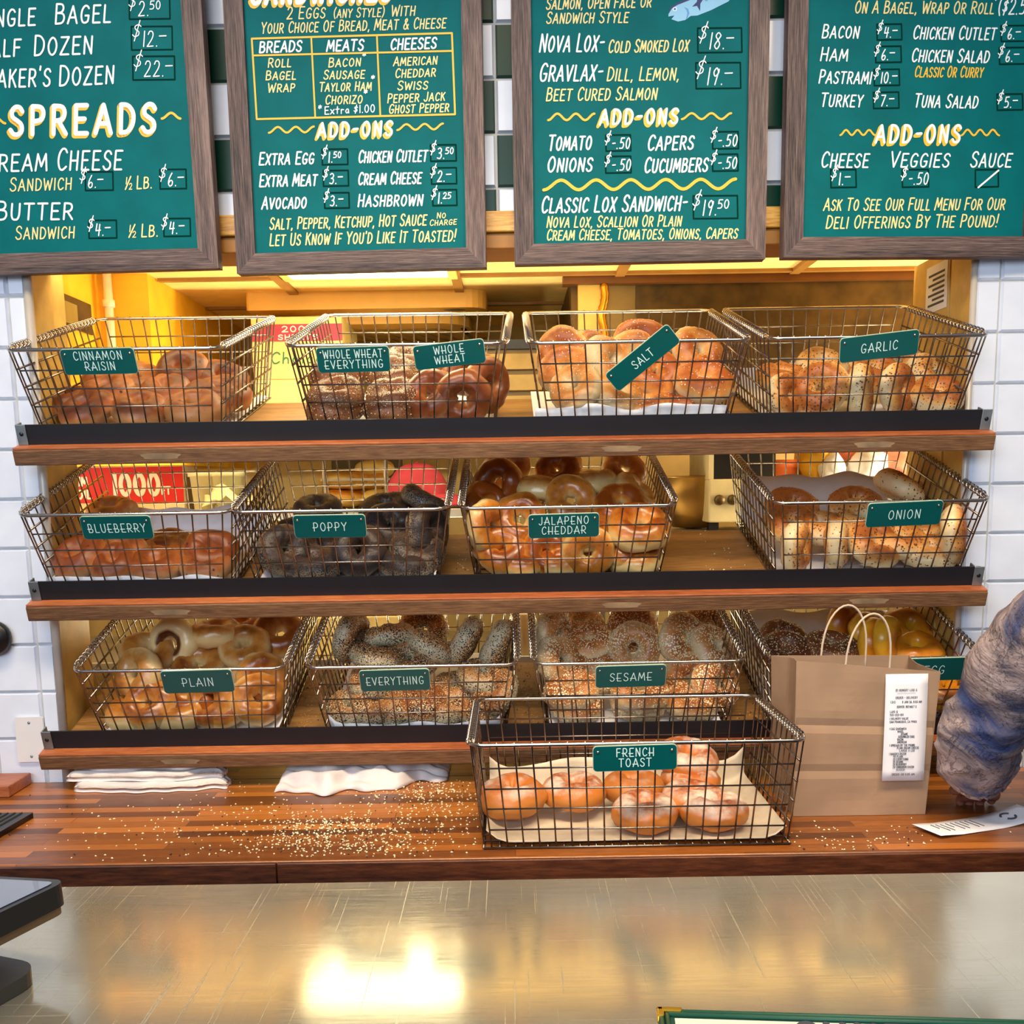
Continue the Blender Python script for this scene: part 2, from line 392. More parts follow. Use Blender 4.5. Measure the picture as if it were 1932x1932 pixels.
def text_width(t, sp=.2, small=1.0, font=None):
    x = 0; first = True
    for ch in t:
        if ch == ' ': x += .42; first = True; continue
        g = (font or {}).get(ch) or GL[ch]; s = 1.0 if first or not ch.isalpha() else small
        x += g[0]*s+sp; first = False
    return x-sp
def lettering(mb, t, p0, p1, h, w, z=0.0, slant=.16, small=1.0, sp=.2, font=None, mi=0, ofs=(0, 0)):
    """paint text t from baseline point p0 to p1 (2-D), capitals h tall, stroke w wide"""
    L = math.hypot(p1[0]-p0[0], p1[1]-p0[1]); ex = ((p1[0]-p0[0])/L, (p1[1]-p0[1])/L); ey = (-ex[1], ex[0])
    tw = text_width(t, sp, small, font); sx = (L-slant*h*0.5)/tw; x = 0; first = True
    for ch in t:
        if ch == ' ': x += .42; first = True; continue
        g = (font or {}).get(ch) or GL[ch]; s = 1.0 if first or not ch.isalpha() else small
        for st in g[1:]:
            pts = [tuple(q) for q in st[1:]]
            if st[0] == 's': pts = catmull(pts)
            out = []
            for gx, gy in pts:
                X = (x+gx*s)*sx+slant*h*gy*s; Y = gy*s*h
                out.append((p0[0]+ex[0]*X+ey[0]*Y+ofs[0], p0[1]+ex[1]*X+ey[1]*Y+ofs[1]))
            stroke(mb, out, w, z, mi)
        x += g[0]*s+sp; first = False


# ------------------------------------------------------------------ the setting
WY = 1.93                                # face of the tiled wall
ZC = H-0.556                             # top of the wooden counter
XL, XR = -0.870, 0.851                   # sides of the pass-through opening
ZO = H+0.4525                            # head of the opening
ZCEIL = H+0.475
TP = 0.0913                              # tile pitch
TZ0 = H-0.2873
def tiles(name, x0, x1, z0, z1, xref, zref, fn, backing):
    m = MB(); g = 0.0016; t = 0.007
    i0 = math.floor((x0-xref)/TP); i1 = math.ceil((x1-xref)/TP); k0 = math.floor((z0-zref)/TP); k1 = math.ceil((z1-zref)/TP)
    for i in range(i0, i1):
        for k in range(k0, k1):
            a = max(x0, xref+i*TP)+g; b = min(x1, xref+(i+1)*TP)-g; c = max(z0, zref+k*TP)+g; d = min(z1, zref+(k+1)*TP)-g
            if b-a < .004 or d-c < .004: continue
            e = .003; mi = fn(i, k)
            vs = [(a,WY,c),(b,WY,c),(b,WY,d),(a,WY,d),(a+e,WY-t,c+e),(b-e,WY-t,c+e),(b-e,WY-t,d-e),(a+e,WY-t,d-e)]
            m.add(vs, [(4,5,6,7),(0,1,5,4),(1,2,6,5),(2,3,7,6),(3,0,4,7)], mi)
    m.box((x0, WY, z0), (x1, backing, z1), 2)
    return struct(m.build(name, [M['tile'], M['tile_green'], M['grout']]))
def check(i, k): return 1 if (i+k) % 2 == 0 else 0
tiles('wall_left', -2.2, XL, 0, ZO, XL-0.034, TZ0, lambda i, k: 0, WY+.10)
tiles('wall_right', XR, 2.2, 0, ZO, XR+0.045, TZ0, lambda i, k: 0, WY+.10)
tiles('wall_upper', -2.2, 2.2, ZO, 3.0, -0.014, H+0.525, check, WY+.10)
struct(box('wall_lower', (XL, WY, 0), (XR, WY+.10, ZC-.05), plain('lower_wall', (120, 112, 100), .7)))
M['ceil'] = plain('kitchen_ceiling', (246, 210, 130), .8, noise_amt=.05)
M['cream_wall'] = plain('kitchen_wall_cream', (216, 190, 128), .75, noise_amt=.05)
M['yellow_wall'] = plain('kitchen_wall_yellow', (250, 190, 40), .6, noise_amt=.05)
struct(box('floor', (-2.2, -1.0, -.05), (2.2, 3.4, 0), plain('floor', (96, 84, 74), .5)))
m = MB(); m.box((-1.7, WY+.10, ZCEIL), (1.5, 3.3, ZCEIL+.05))
struct(m.build('ceiling', M['ceil']))
struct(box('wall_back', (-1.7, 3.2, 0), (1.5, 3.3, ZCEIL), M['cream_wall']))
struct(box('wall_back_left', (-1.7, WY+.1, 0), (-1.6, 3.2, ZCEIL), M['cream_wall']))
struct(box('wall_back_right', (1.4, WY+.1, 0), (1.5, 3.2, ZCEIL), M['cream_wall']))
# dropped yellow bulkhead in the kitchen
m = MB(); m.box((-1.6, WY+.10, H+.06), (-.905, 2.36, ZCEIL)); m.box((-1.6, 2.36, H+.06), (-.795, 3.2, ZCEIL))
struct(m.build('wall_bulkhead', M['yellow_wall']))
# ceiling grid bars
tbar = plain('ceiling_grid_bar', (150, 104, 40), .5)
k = 1
def trim(a, b, mat, bev=0.0):
    global k
    o = struct(box('trim_%d' % k, a, b, mat, bevel=bev)); k += 1; return o
for x in (-.52, -.115, .26, .66): trim((x-.011, WY+.11, ZCEIL-.008), (x+.011, 3.19, ZCEIL), tbar)
for y in (2.42, 2.80): trim((-.79, y-.009, ZCEIL-.007), (1.39, y+.009, ZCEIL), tbar)
gold = wood('header_trim_wood', (150, 96, 24), (206, 150, 56), (240, 200, 110), 0, 10, 24, .4, .15)
trim((XL-.05, WY-.02, ZO-.006), (XR+.05, WY+.10, ZO+.030), gold, .003)
trim((XL-.05, WY-.012, ZO-.034), (XR+.05, WY+.10, ZO-.006), plain('header_trim_dark', (168, 112, 34), .5), .003)
jamb = plain('jamb_paint', (214, 176, 96), .5, noise_amt=.10)
mtl = plain('corner_strip', (196, 188, 178), .4, .1)
m = MB(); m.tube([(XL+.004, WY-.004, ZC), (XL+.004, WY-.004, ZO)], .008, 10); o = struct(m.build('trim_%d' % k, mtl, smooth=True)); k += 1
m = MB(); m.tube([(XR-.003, WY-.002, ZC), (XR-.003, WY-.002, ZO)], .006, 10); o = struct(m.build('trim_%d' % k, mtl, smooth=True)); k += 1
trim((XL-.001, WY+.001, ZC), (XL+.0025, WY+.099, ZO-.034), jamb)
trim((XL-.04, WY+.101, ZC), (XL-.004, WY+.17, ZO-.02), jamb)
trim((XR-.0025, WY+.001, ZC), (XR+.001, WY+.099, ZO-.034), jamb)
trim((XR-.004, WY+.104, ZC), (XR+.05, WY+.28, ZO-.02), jamb)

# the counters
m = MB(); m.box((-1.9, 1.478, ZC-.045), (1.9, WY-.008, ZC))
ct = thing('wooden_counter', (0, 1.7, ZC), 'long dark butcher block counter under the bagel shelves, strewn with seeds', 'counter')
def child_of(o, t): o.parent = t; o.matrix_parent_inverse = t.matrix_world.inverted(); return o
m = MB(); m.box((-1.9, 1.478, ZC-.032), (1.9, WY-.008, ZC)); m.box((XL+.014, WY-.008, ZC-.032), (XR-.014, 2.36, ZC))
child_of(m.build('worktop', M['counter'], bevel=.003), ct)
edge_w = wood('counter_edge_wood', (40, 18, 9), (84, 42, 22), (120, 66, 36), 0, 8, 22, .45, .3)
child_of(box('front_edge', (-1.9, 1.470, ZC-.0335), (-.36, 1.478, ZC-.001), edge_w, bevel=.0015), ct)
child_of(box('front_edge', (-.358, 1.470, ZC-.0335), (1.9, 1.478, ZC-.001), edge_w, bevel=.0015), ct)
child_of(box('base_cabinet', (-1.9, 1.50, 0), (1.9, WY-.01, ZC-.034), plain('cabinet_dark', (30, 20, 16), .6)), ct)
ZS = H-.335
m = MB(); m.prism(rounded(2.8, .46, .004, 3, 0, .8375-.23), ZS-.035, ZS)
st = thing('steel_counter', (0, .6, ZS), 'scratched stainless steel counter across the foreground, reflecting the shelves', 'counter')
child_of(m.build('worktop', M['stainless'], bevel=.003), st)
child_of(box('base_panel', (-1.4, .40, 0), (1.4, .80, ZS-.036), plain('bar_front', (70, 66, 60), .5)), st)

# ------------------------------------------------------------------ menu boards
class Board:
    def __init__(s, label, anchor, side, Y, width_px, yaw, lean, height, crop, name='menu_board', frame=.0345):
        y = math.radians(yaw); l = math.radians(lean)
        n0 = Vector((-math.sin(y), -math.cos(y), 0)); s.ex = Vector((math.cos(y), -math.sin(y), 0))
        s.ey = Vector((0, 0, math.cos(l)))+n0*math.sin(l); s.ez = s.ex.cross(s.ey)
        s.o = at_Y(anchor[0], anchor[1], Y); s.c = crop
        u, v = s.uv_px(*width_px)
        if side == 'R': s.o = s.o + s.ex*u; w = -u
        else: w = u
        s.w, s.h = w, height
        R = Matrix((s.ex, s.ey, s.ez)).transposed()
        s.t = thing(name, s.o, label, 'menu board', 'hand-lettered menu boards', R)
        f = frame; h = height; th = .024
        for nm, poly, mt in (('bottom_rail', [(0,0),(w,0),(w-f,f),(f,f)], M['frame_h']), ('top_rail', [(f,h-f),(w-f,h-f),(w,h),(0,h)], M['frame_h'])):
            q = MB(); q.prism(poly, -th, 0); q.build('frame_rail', mt, s.t, bevel=.0015)
        for poly in ([(0,0),(f,f),(f,h-f),(0,h)], [(w,0),(w,h),(w-f,h-f),(w-f,f)]):
            q = MB(); T = Matrix.Rotation(math.radians(90), 4, 'X'); q.prism(poly, -th, 0)
            q.T = Matrix.Identity(4)
            # the upright's own mesh keeps the grain along its length
            me = q.build('frame_rail', M['frame_y'], s.t, bevel=.0015)
        q = MB(); q.box((f, f, -th+.002), (w-f, h-f, -.007)); q.build('panel', M['board'], s.t)
        s.mb = MB(); s.z = -.0062; s.sz = -.0066
    def uv_px(s, px, py):
        d = on_plane(px, py, s.o - s.ez*.0065 if hasattr(s, 'mb') else s.o, s.ez) - s.o
        return d.dot(s.ex), d.dot(s.ey)
    def uv(s, x, y):
        ox, oy, k = s.c; return s.uv_px(ox+x/k, oy+y/k)
    def scale(s, x, y):           # metres per crop pixel there
        a = s.uv(x, y); b = s.uv(x, y-40); return (b[1]-a[1])/40
    def text(s, t, x0, y0, x1, y1, h, w=12, mi=0, small=.87, slant=.16, sp=.2):
        k = s.scale(x0, y0); lettering(s.mb, t, s.uv(x0, y0), s.uv(x1, y1), h*k, w*k*.86, s.z, slant, small, sp, None, mi)
    def bold(s, t, x0, y0, x1, y1, h, w=27):
        k = s.scale(x0, y0)
        for i in range(1, 5):
            lettering(s.mb, t, s.uv(x0, y0), s.uv(x1, y1), h*k, (w+5)*k, s.sz, .1, 1, .34, None, 2, (-3.8*i*k, -3.8*i*k))
        lettering(s.mb, t, s.uv(x0, y0), s.uv(x1, y1), h*k, w*k, s.z, .1, 1, .34, None, 0)
    def wave(s, x0, x1, y, amp, n, w=15, dy=0, ph=0):
        k = s.scale(x0, y); N = int(n*14)
        stroke(s.mb, [s.uv(x0+(x1-x0)*i/N, y+dy*i/N+amp*math.cos(ph+2*math.pi*n*i/N)) for i in range(N+1)], w*k, s.z, 2)
    def line(s, pts, w, mi=2):
        k = s.scale(*pts[0]); stroke(s.mb, [s.uv(*p) for p in pts], w*k, s.sz if mi == 3 else s.z, mi)
    def price(s, x0, y0, x1, y1, t, sup='', dx=-34, small=1.0):
        """dark outlined price box with a chalk price: a raised $, figures, raised cents"""
        if x1: s.line([(x0, y0), (x1, y0-2), (x1+3, y1-3), (x0+2, y1), (x0, y0)], 11, 3)
        else: x1 = x0+200
        h = y1-y0; a = x0+dx
        s.text('$', a, y0+h*.58, a+h*.40, y0+h*.58, h*.80, 9, 0, 1, .2)
        fx = a+h*.46; fy = y1-h*.14; fh = h*.66
        ws = 0 if not sup else (h*.34 if sup == '-' else h*.25*len(sup))
        wd = min(fh*text_width(t, .22)*.78+fh*.1, x1+10-fx-ws-8)
        if t: s.text(t, fx, fy, fx+wd, fy-2, fh, 10, 0, 1, .14, .24)
        if sup == '-': s.text('-', fx+wd+6, fy-h*.20, fx+wd+6+ws, fy-h*.20, h*.5, 10, 0, 1, 0)
        elif sup: s.text(sup, fx+wd+4, fy-h*.30, fx+wd+4+ws, fy-h*.31, h*.38, 9, 0, 1, .1)
    def done(s):
        s.mb.build('lettering', [M['white'], M['cream'], M['yellow'], M['boxline']], s.t)
M['frame_y'] = wood('frame_wood_along', (38, 28, 28), (98, 78, 74), (142, 118, 110), 1, 24, 18, .55, .6, 0, 1.35)

b = Board('framed green menu board listing bagel prices and SPREADS, leaning out', (412, 506), 'R', 1.872, (-95, 521), 3, 2, 1.0, (0, 0, 3.715))
W = 0; C = 1
b.text('SINGLE', -140, 192, 255, 175, 132, 17); b.text('BAGEL', 385, 168, 782, 155, 138, 17)
b.text('HALF', -150, 402, 152, 392, 132, 17); b.text('DOZEN', 238, 390, 655, 375, 138, 17)
b.text("BAKER'S", -95, 614, 360, 603, 138, 17); b.text('DOZEN', 415, 602, 806, 583, 138, 17)
b.price(905, -20, 1188, 134, '2.', '50', -5); b.price(920, 186, 1205, 350, '12.', '-', 5); b.price(930, 395, 1222, 560, '22.', '-', 5)
b.bold('SPREADS', 72, 945, 1095, 925, 195, 33)
b.wave(1135, 1265, 812, 20, 1, 18, 0, 0); b.wave(-90, 38, 845, 20, 1, 18, 0, 0)
b.text('CREAM', -100, 1203, 337, 1195, 132, 17); b.text('CHEESE', 400, 1193, 862, 1188, 150, 17)
b.text('SANDWICH', 70, 1340, 507, 1328, 92, 12, C); b.text('/ LB.', 880, 1328, 1070, 1318, 88, 12, C)
b.text('1', 880, 1290, 892, 1290, 46, 9, C); b.text('2', 905, 1328, 928, 1327, 42, 8, C)
b.price(597, 1205, 790, 1335, '6.', '-', -40); b.price(1120, 1188, 1303, 1324, '6.', '-', -6)
b.text('BUTTER', -28, 1542, 516, 1536, 128, 17)
b.text('SANDWICH', 110, 1678, 527, 1668, 90, 12, C); b.text('/ LB.', 905, 1664, 1112, 1656, 88, 12, C)
b.text('1', 905, 1625, 917, 1625, 46, 9, C); b.text('2', 930, 1664, 955, 1663, 42, 8, C)
b.price(622, 1545, 815, 1670, '4.', '-', -10); b.price(1147, 1532, 1332, 1657, '4.', '-', -18)
b.done()

b = Board('framed green menu board with a breads, meats and cheeses table', (447, 517), 'L', 1.902, (917, 500), 3, 0, .95, (420, 0, 3.716))
b.bold('SANDWICHES', 205, 26, 1180, 2, 160, 34)
b.text('2 EGGS', 450, 134, 722, 126, 82, 11, C); b.text('(ANY STYLE)', 778, 126, 1135, 116, 66, 10, C); b.text('WITH', 1182, 114, 1352, 108, 74, 11, C)
b.text('YOUR CHOICE OF BREAD, MEAT & CHEESE', 270, 236, 1568, 196, 76, 11, C)
b.line([(205, 272), (1608, 233), (1630, 802), (240, 836), (205, 272)], 14); b.line([(218, 390), (1610, 358)], 13)
b.line([(622, 262), (650, 824)], 13); b.line([(1082, 248), (1106, 812)], 13)
b.text('BREADS', 257, 370, 556, 360, 74, 15, 0, 1); b.text('MEATS', 730, 360, 990, 352, 74, 15, 0, 1); b.text('CHEESES', 1177, 350, 1500, 338, 74, 15, 0, 1)
for t, x0, y0, x1, y1 in (('ROLL',318,473,482,468),('BAGEL',302,561,516,556),('WRAP',317,648,508,642),('BACON',742,471,970,463),('SAUSAGE',708,556,998,549),
        ('TAYLOR HAM',678,642,1045,634),('CHORIZO',720,732,982,724),('AMERICAN',1198,463,1506,450),('CHEDDAR',1210,546,1495,535),('SWISS',1226,632,1440,625),
        ('PEPPER JACK',1156,722,1560,704),('GHOST PEPPER',1166,796,1588,782)): b.text(t, x0, y0, x1, y1, 62, 11, C)
for x, y in ((975, 428), (1036, 588), (985, 690)): b.text('*', x, y, x+28, y, 58, 10)
b.text('*', 665, 800, 692, 800, 62, 9); b.text('Extra $1.00', 716, 802, 1068, 786, 52, 9, 0, 1, .05)
b.bold('ADD-ONS', 668, 962, 1192, 948, 98, 17)
b.wave(325, 640, 912, 20, 2.5, 15, -4, 0); b.wave(1225, 1545, 893, 20, 2.5, 15, -6, 0)
for t, x0, y0, x1, y1 in (('EXTRA EGG',255,1156,642,1148),('CHICKEN CUTLET',952,1141,1436,1130),('EXTRA MEAT',258,1309,664,1300),('CREAM CHEESE',950,1296,1396,1285),
        ('AVOCADO',275,1466,590,1458),('HASHBROWN',948,1449,1405,1440)): b.text(t, x0, y0, x1, y1, 84, 14)
b.price(697, 1046, 875, 1155, '1.', '50', -6); b.price(1457, 1016, 1635, 1130, '3.', '50', -6); b.price(705, 1196, 880, 1305, '3.', '-', -6)
b.price(1463, 1177, 1638, 1290, '2.', '-', -10); b.price(714, 1352, 885, 1460, '3.', '-', -10); b.price(1472, 1331, 1640, 1442, '1.', '25', -14)
b.text('SALT, PEPPER, KETCHUP, HOT SAUCE', 330, 1609, 1432, 1578, 80, 12, C); b.text('NO', 1502, 1531, 1565, 1528, 38, 8, C); b.text('CHARGE', 1452, 1583, 1642, 1573, 40, 8, C)
b.text("LET US KNOW IF YOU'D LIKE IT TOASTED!", 330, 1723, 1636, 1690, 82, 12, C)
b.done()

b = Board('framed green menu board of lox and salmon with a painted fish', (971, 499), 'L', 1.898, (1444, 488), 1.5, 0, .95, (930, 0, 3.578))
b.text('SALMON, OPEN FACE OR', 358, 64, 1070, 48, 75, 11, C); b.text('SANDWICH STYLE', 360, 159, 915, 152, 76, 11, C)
b.text('NOVA LOX-', 312, 351, 752, 346, 118, 15); b.text('COLD SMOKED LOX', 778, 356, 1322, 346, 84, 12, C); b.price(1382, 190, 1678, 355, '18.', '-', 0)
b.text('GRAVLAX-', 312, 549, 742, 543, 118, 15); b.text('DILL, LEMON,', 768, 546, 1258, 540, 90, 12, C); b.price(1370, 424, 1670, 598, '19.', '-', -8)
b.text('BEET CURED SALMON', 358, 681, 1108, 672, 86, 12, C)
b.bold('ADD-ONS', 722, 840, 1248, 832, 98, 17); b.wave(373, 685, 790, 22, 2.5, 16, 0, 0); b.wave(1275, 1608, 785, 20, 2.5, 15, 0, 0)
for t, x0, y0, x1, y1 in (('TOMATO',372,1016,667,1008),('CAPERS',1042,1016,1356,1006),('ONIONS',365,1161,672,1155),('CUCUMBERS',1020,1166,1452,1156)): b.text(t, x0, y0, x1, y1, 100, 15)
b.price(762, 912, 928, 1020, '-.50', '', -10); b.price(1482, 890, 1655, 1005, '-.50', '', -18); b.price(760, 1056, 930, 1168, '-.50', '', -10); b.price(1482, 1042, 1652, 1155, '-.50', '', -18)
b.wave(343, 1638, 1250, 33, 5.5, 22, -8, 0)
b.text('CLASSIC LOX SANDWICH-', 325, 1437, 1312, 1420, 108, 15); b.price(1352, 1322, 1650, 1476, '19.', '50', -10)
b.text('NOVA LOX, SCALLION OR PLAIN', 362, 1536, 1273, 1526, 74, 11, C); b.text('CREAM CHEESE, TOMATOES, ONIONS, CAPERS', 362, 1622, 1652, 1608, 72, 11, C)
b.done()
def fish(b):
    q = MB(); P = lambda pts, z, mi: q.add([(*b.uv(x, y), z) for x, y in pts], [list(range(len(pts)))], mi)
    P([(1185,95),(1200,55),(1240,25),(1330,-10),(1470,-120),(1640,-190),(1690,-120),(1590,10),(1470,70),(1380,105),(1335,108),(1300,135),(1250,146),(1205,130),(1225,105),(1185,112)], -.0064, 0)
    P([(1185,95),(1197,50),(1240,22),(1330,-16),(1480,-130),(1640,-200),(1640,-185),(1480,-115),(1335,-2),(1245,34),(1208,58)], -.0062, 1)
    P([(1345,45),(1375,15),(1385,-20),(1425,-15),(1400,25),(1398,75),(1378,40)], -.0060, 1)
    for a in (1395, 1430): P([(a,0),(a+90,-60),(a+98,-52),(a+8,10)], -.0061, 2)
    P([(1290,48),(1318,60),(1326,90),(1315,118),(1300,135),(1308,110),(1312,85),(1305,66)], -.0060, 2)
    c = b.uv(1228, 62); kk = b.scale(1228, 62)
    q.disc((c[0], c[1], -.0061), 15*kk, 16, 3); q.disc((c[0], c[1], -.0059), 9*kk, 14, 2); q.disc((c[0], c[1], -.0058), 4*kk, 12, 1)
    o = q.build('painted_fish', [plain('fish_pale_blue', (146, 204, 238), .5, noise_amt=.03), plain('fish_navy', (24, 40, 110), .5, noise_amt=0), plain('fish_mid_blue', (90, 160, 220), .5, noise_amt=0), M['white']], b.t)
    o['label'] = 'pale blue painted fish with navy back'
fish(b)

b = Board('framed green menu board of sandwich meats, cheese and veggies', (1478, 486), 'L', 1.868, (1966, 482), -3, 0, .95, (1450, 0, 3.716))
b.text('ON A BAGEL, WRAP OR ROLL', 602, 92, 1580, 97, 84, 12, C); b.text('*', 1575, 40, 1600, 40, 60, 9); b.text('($2.50', 1605, 100, 1850, 102, 110, 12, 0, 1)
for t, x0, y0, x1, y1 in (('BACON',372,266,634,268),('CHICKEN CUTLET',1010,273,1592,279),('HAM',360,426,555,428),('CHICKEN SALAD',1000,433,1546,440),
        ('PASTRAMI',350,583,720,588),('TURKEY',362,746,657,750),('TUNA SALAD',1018,751,1466,758)): b.text(t, x0, y0, x1, y1, 92, 13)
b.text('CLASSIC OR CURRY', 1022, 540, 1502, 543, 76, 11, 2)
b.price(760, 170, 932, 280, '4.', '-', -4); b.price(750, 325, 928, 438, '6.', '-', -14); b.price(740, 487, 916, 600, '10.', '-', -8); b.price(735, 647, 912, 760, '7.', '-', -4)
b.price(1630, 180, 1830, 290, '6.', '-', -8); b.price(1618, 334, 1830, 450, '6.', '-', -14); b.price(1602, 660, 1780, 772, '5.', '-', -4)
b.bold('ADD-ONS', 750, 1000, 1342, 998, 120, 19); b.wave(502, 745, 930, 18, 3, 14, 0, 0); b.wave(1350, 1616, 930, 20, 3, 14, 0, 0)
b.text('CHEESE', 365, 1173, 702, 1173, 106, 14); b.text('VEGGIES', 848, 1171, 1267, 1171, 106, 14); b.text('SAUCE', 1412, 1171, 1702, 1171, 106, 14)
b.price(436, 1190, 612, 1315, '1.', '-', -4); b.price(937, 1190, 1120, 1312, '-.50', '', -14)
b.line([(1450, 1190), (1610, 1188), (1612, 1308), (1450, 1312), (1450, 1190)], 11, 3); b.line([(1470, 1315), (1612, 1195)], 13, 0)
b.text('ASK TO SEE OUR FULL MENU FOR OUR', 385, 1476, 1656, 1470, 84, 12, C); b.text('DELI OFFERINGS BY THE POUND!', 400, 1602, 1606, 1590, 88, 12, C)
b.done()

# ------------------------------------------------------------------ slanted shelves
TILT = math.radians(16)
ED = Vector((0, math.cos(TILT), math.sin(TILT))); EN = Vector((0, -math.sin(TILT), math.cos(TILT))); EX = Vector((1, 0, 0))
RS = Matrix((EX, ED, EN)).transposed()
SF = 1.845
SX0, SX1 = -.882, .865
def shelf(drop, label):
    t = thing('slanted_shelf', (0, SF, H-drop), label, 'shelf', 'slanted bagel shelves', RS)
    box('shelf_board', (XL+.014, .04, -.030), (XR-.024, .362, 0), M['shelf'], t, .002)
    box('front_rail', (SX0, 0, -.032), (SX1, .0395, -.004), M['rail'], t, .002)
    box('ledge', (SX0+.001, .001, -.004), (SX1-.001, .0395, 0), M['ledge'], t, .001)
    m = MB(); m.box((SX0+.012, .024, .0005), (SX1-.010, .0275, .036)); m.box((SX0+.012, .0275, .0005), (SX1-.010, .038, .003))
    m.build('metal_lip', M['lip'], t)
    for x in (SX0+.004, SX1-.022):
        m = MB(); m.box((x, .021, .0), (x+.018, .0238, .037)); m.box((x, .0238, .0), (x+.003, .044, .037))
        e = m.build('end_bracket', M['zinc'], t, bevel=.001)
        m = MB(); m.T = Matrix.Translation((x+.009, .0212, .020)) @ Matrix.Rotation(math.radians(90), 4, 'X'); m.lathe([(0, .0016), (.003, .0012), (.0042, 0)], 10)
        m.build('screw', M['black'], e, smooth=True)
    for x in (-.62, .20, .65):
        m = MB(); m.T = Matrix.Translation((x, -.0003, -.018)) @ Matrix.Rotation(math.radians(90), 4, 'X')
        m.add([((.034+.004*math.sin(5*q))*math.copysign(abs(math.cos(q))**.45, math.cos(q)), .0055*math.copysign(abs(math.sin(q))**.6, math.sin(q)), 0) for q in [2*math.pi*i/18 for i in range(18)]], [list(range(18))])
        p = m.build('worn_patch', plain('worn_wood', (150, 124, 94), .6, noise_amt=.3), t); p['label'] = 'pale worn spot in the wood'
    for x, s in ((XL+.012, 1), (XR-.014, -1)):
        m = MB(); m.box((x, .10, -.055), (x+s*.004, .19, -.0305)); m.box((x, .10, -.0345), (x+s*.05, .19, -.0305))
        m.build('wall_bracket', M['zinc'], t)
    return t
DROPS = (-.0773, .2027, .4823)
shelf(DROPS[0], 'uppermost slanted wooden shelf, holding the CINNAMON RAISIN to GARLIC baskets')
shelf(DROPS[1], 'middle slanted wooden shelf, holding the BLUEBERRY to ONION baskets')
shelf(DROPS[2], 'lowest slanted wooden shelf, holding the PLAIN to EGG baskets')

# ------------------------------------------------------------------ wire baskets
def lerp(a, b, t): return tuple(a[i]+(b[i]-a[i])*t for i in range(3))
def basket(org, R, Wr, Wb, Dr, Db, h, label, level=False):
    t = thing('wire_basket', org, label, 'basket', 'wire bagel baskets', R)
    f = (Dr-Db)/2
    BL, BR, BBL, BBR = (-Wb/2, 0, 0), (Wb/2, 0, 0), (-Wb/2, Db, 0), (Wb/2, Db, 0)
    TL, TR, TBL, TBR = (-Wr/2, -f, h), (Wr/2, -f, h), (-Wr/2, Db+f, h), (Wr/2, Db+f, h)
    rw = .0015
    def panel(name, a, b, c, d, n, loops=False, fr=(.18, .385, .58, .78), rbar=rw, i0=.5):
        m = MB()
        for i in range(n):
            s = (i+i0)/(n-1+2*i0)
            p, q = lerp(a, b, s), lerp(c, d, s)
            out = (Vector(q)-Vector(lerp(a, b, .5))); 
            m.tube([p, lerp(p, q, .98), (q[0], q[1], q[2]+.0042)], rw, 5)
        s0, s1 = i0/(n-1+2*i0), 1-i0/(n-1+2*i0)
        for fv in fr:
            m.tube([lerp(lerp(a, b, s0), lerp(c, d, s0), fv), lerp(lerp(a, b, s1), lerp(c, d, s1), fv)], rbar, 5)
        m.tube([a, b], .0021, 5)
        return m.build(name, M['wire'], t, smooth=True)
    nx = max(6, round(Wr/.0272)); ny = round(Dr/.030)
    panel('front_panel', BL, BR, TL, TR, nx); panel('back_panel', BBL, BBR, TBL, TBR, nx)
    panel('side_panel', BL, BBL, TL, TBL, ny, rbar=.0021); panel('side_panel', BR, BBR, TR, TBR, ny, rbar=.0021)
    m = MB()
    for i in range(1, nx): x = -Wb/2+Wb*i/nx; m.tube([(x, 0, 0), (x, Db, 0)], rw, 5)
    for i in range(1, ny): y = Db*i/ny; m.tube([(-Wb/2, y, .002), (Wb/2, y, .002)], rw, 5)
    m.build('bottom_panel', M['wire'], t, smooth=True)
    m = MB(); rd = rounded(Wr, Dr, .022, 5, 0, Db/2)
    m.tube([(x, y, h) for x, y in rd], .0034, 8, closed=True); rim = m.build('rim', M['rim'], t, smooth=True)
    nl = round(Dr/.0175)
    for sx in (-1, 1):
        m = MB()
        for i in range(nl):
            y = -f+.028+(Dr-.056)*(i+.5)/nl
            m.tube([(sx*Wr/2+.0062*math.cos(q), y+.004*math.sin(q+.8), h+.0062*math.sin(q)) for q in [2*math.pi*j/8 for j in range(8)]], .0017, 5, closed=True)
        m.build('wire_wrapping', M['rim'], t, smooth=True)
    t['dims'] = (Wr, Wb, Dr, Db, h)
    return t
HB = .163; WR = .381; WB = .330; DR = .410; DB = .372
BK = {}
def shelf_basket(key, row, xl, xr, y, label, wr=WR):
    yaw = {'CINNAMON RAISIN': -2.2, 'WHOLE WHEAT': -1.5, 'GARLIC': .5}.get(key, 0)
    if key in ('CINNAMON RAISIN', 'BLUEBERRY'): wr = .375
    drop = DROPS[row]
    o0 = Vector((0, SF, H-drop)) + ED*.031 + EN*.0022
    rimpt = o0 - ED*.019 + EN*HB
    cx = (at_Y(xl, y, rimpt.y).x + at_Y(xr, y, rimpt.y).x)/2
    if yaw: o0 = o0 + ED*.009
    else: cx = min(max(cx, XL+.003+wr/2), XR-.005-wr/2)
    o = o0 + EX*cx
    Rk = RS @ Matrix.Rotation(math.radians(yaw), 3, 'Z')
    t = basket(o, Rk, wr, wr-.05, DR, DB, HB, label)
    BK[key] = (o, Rk, t); t['key'] = key
    return t
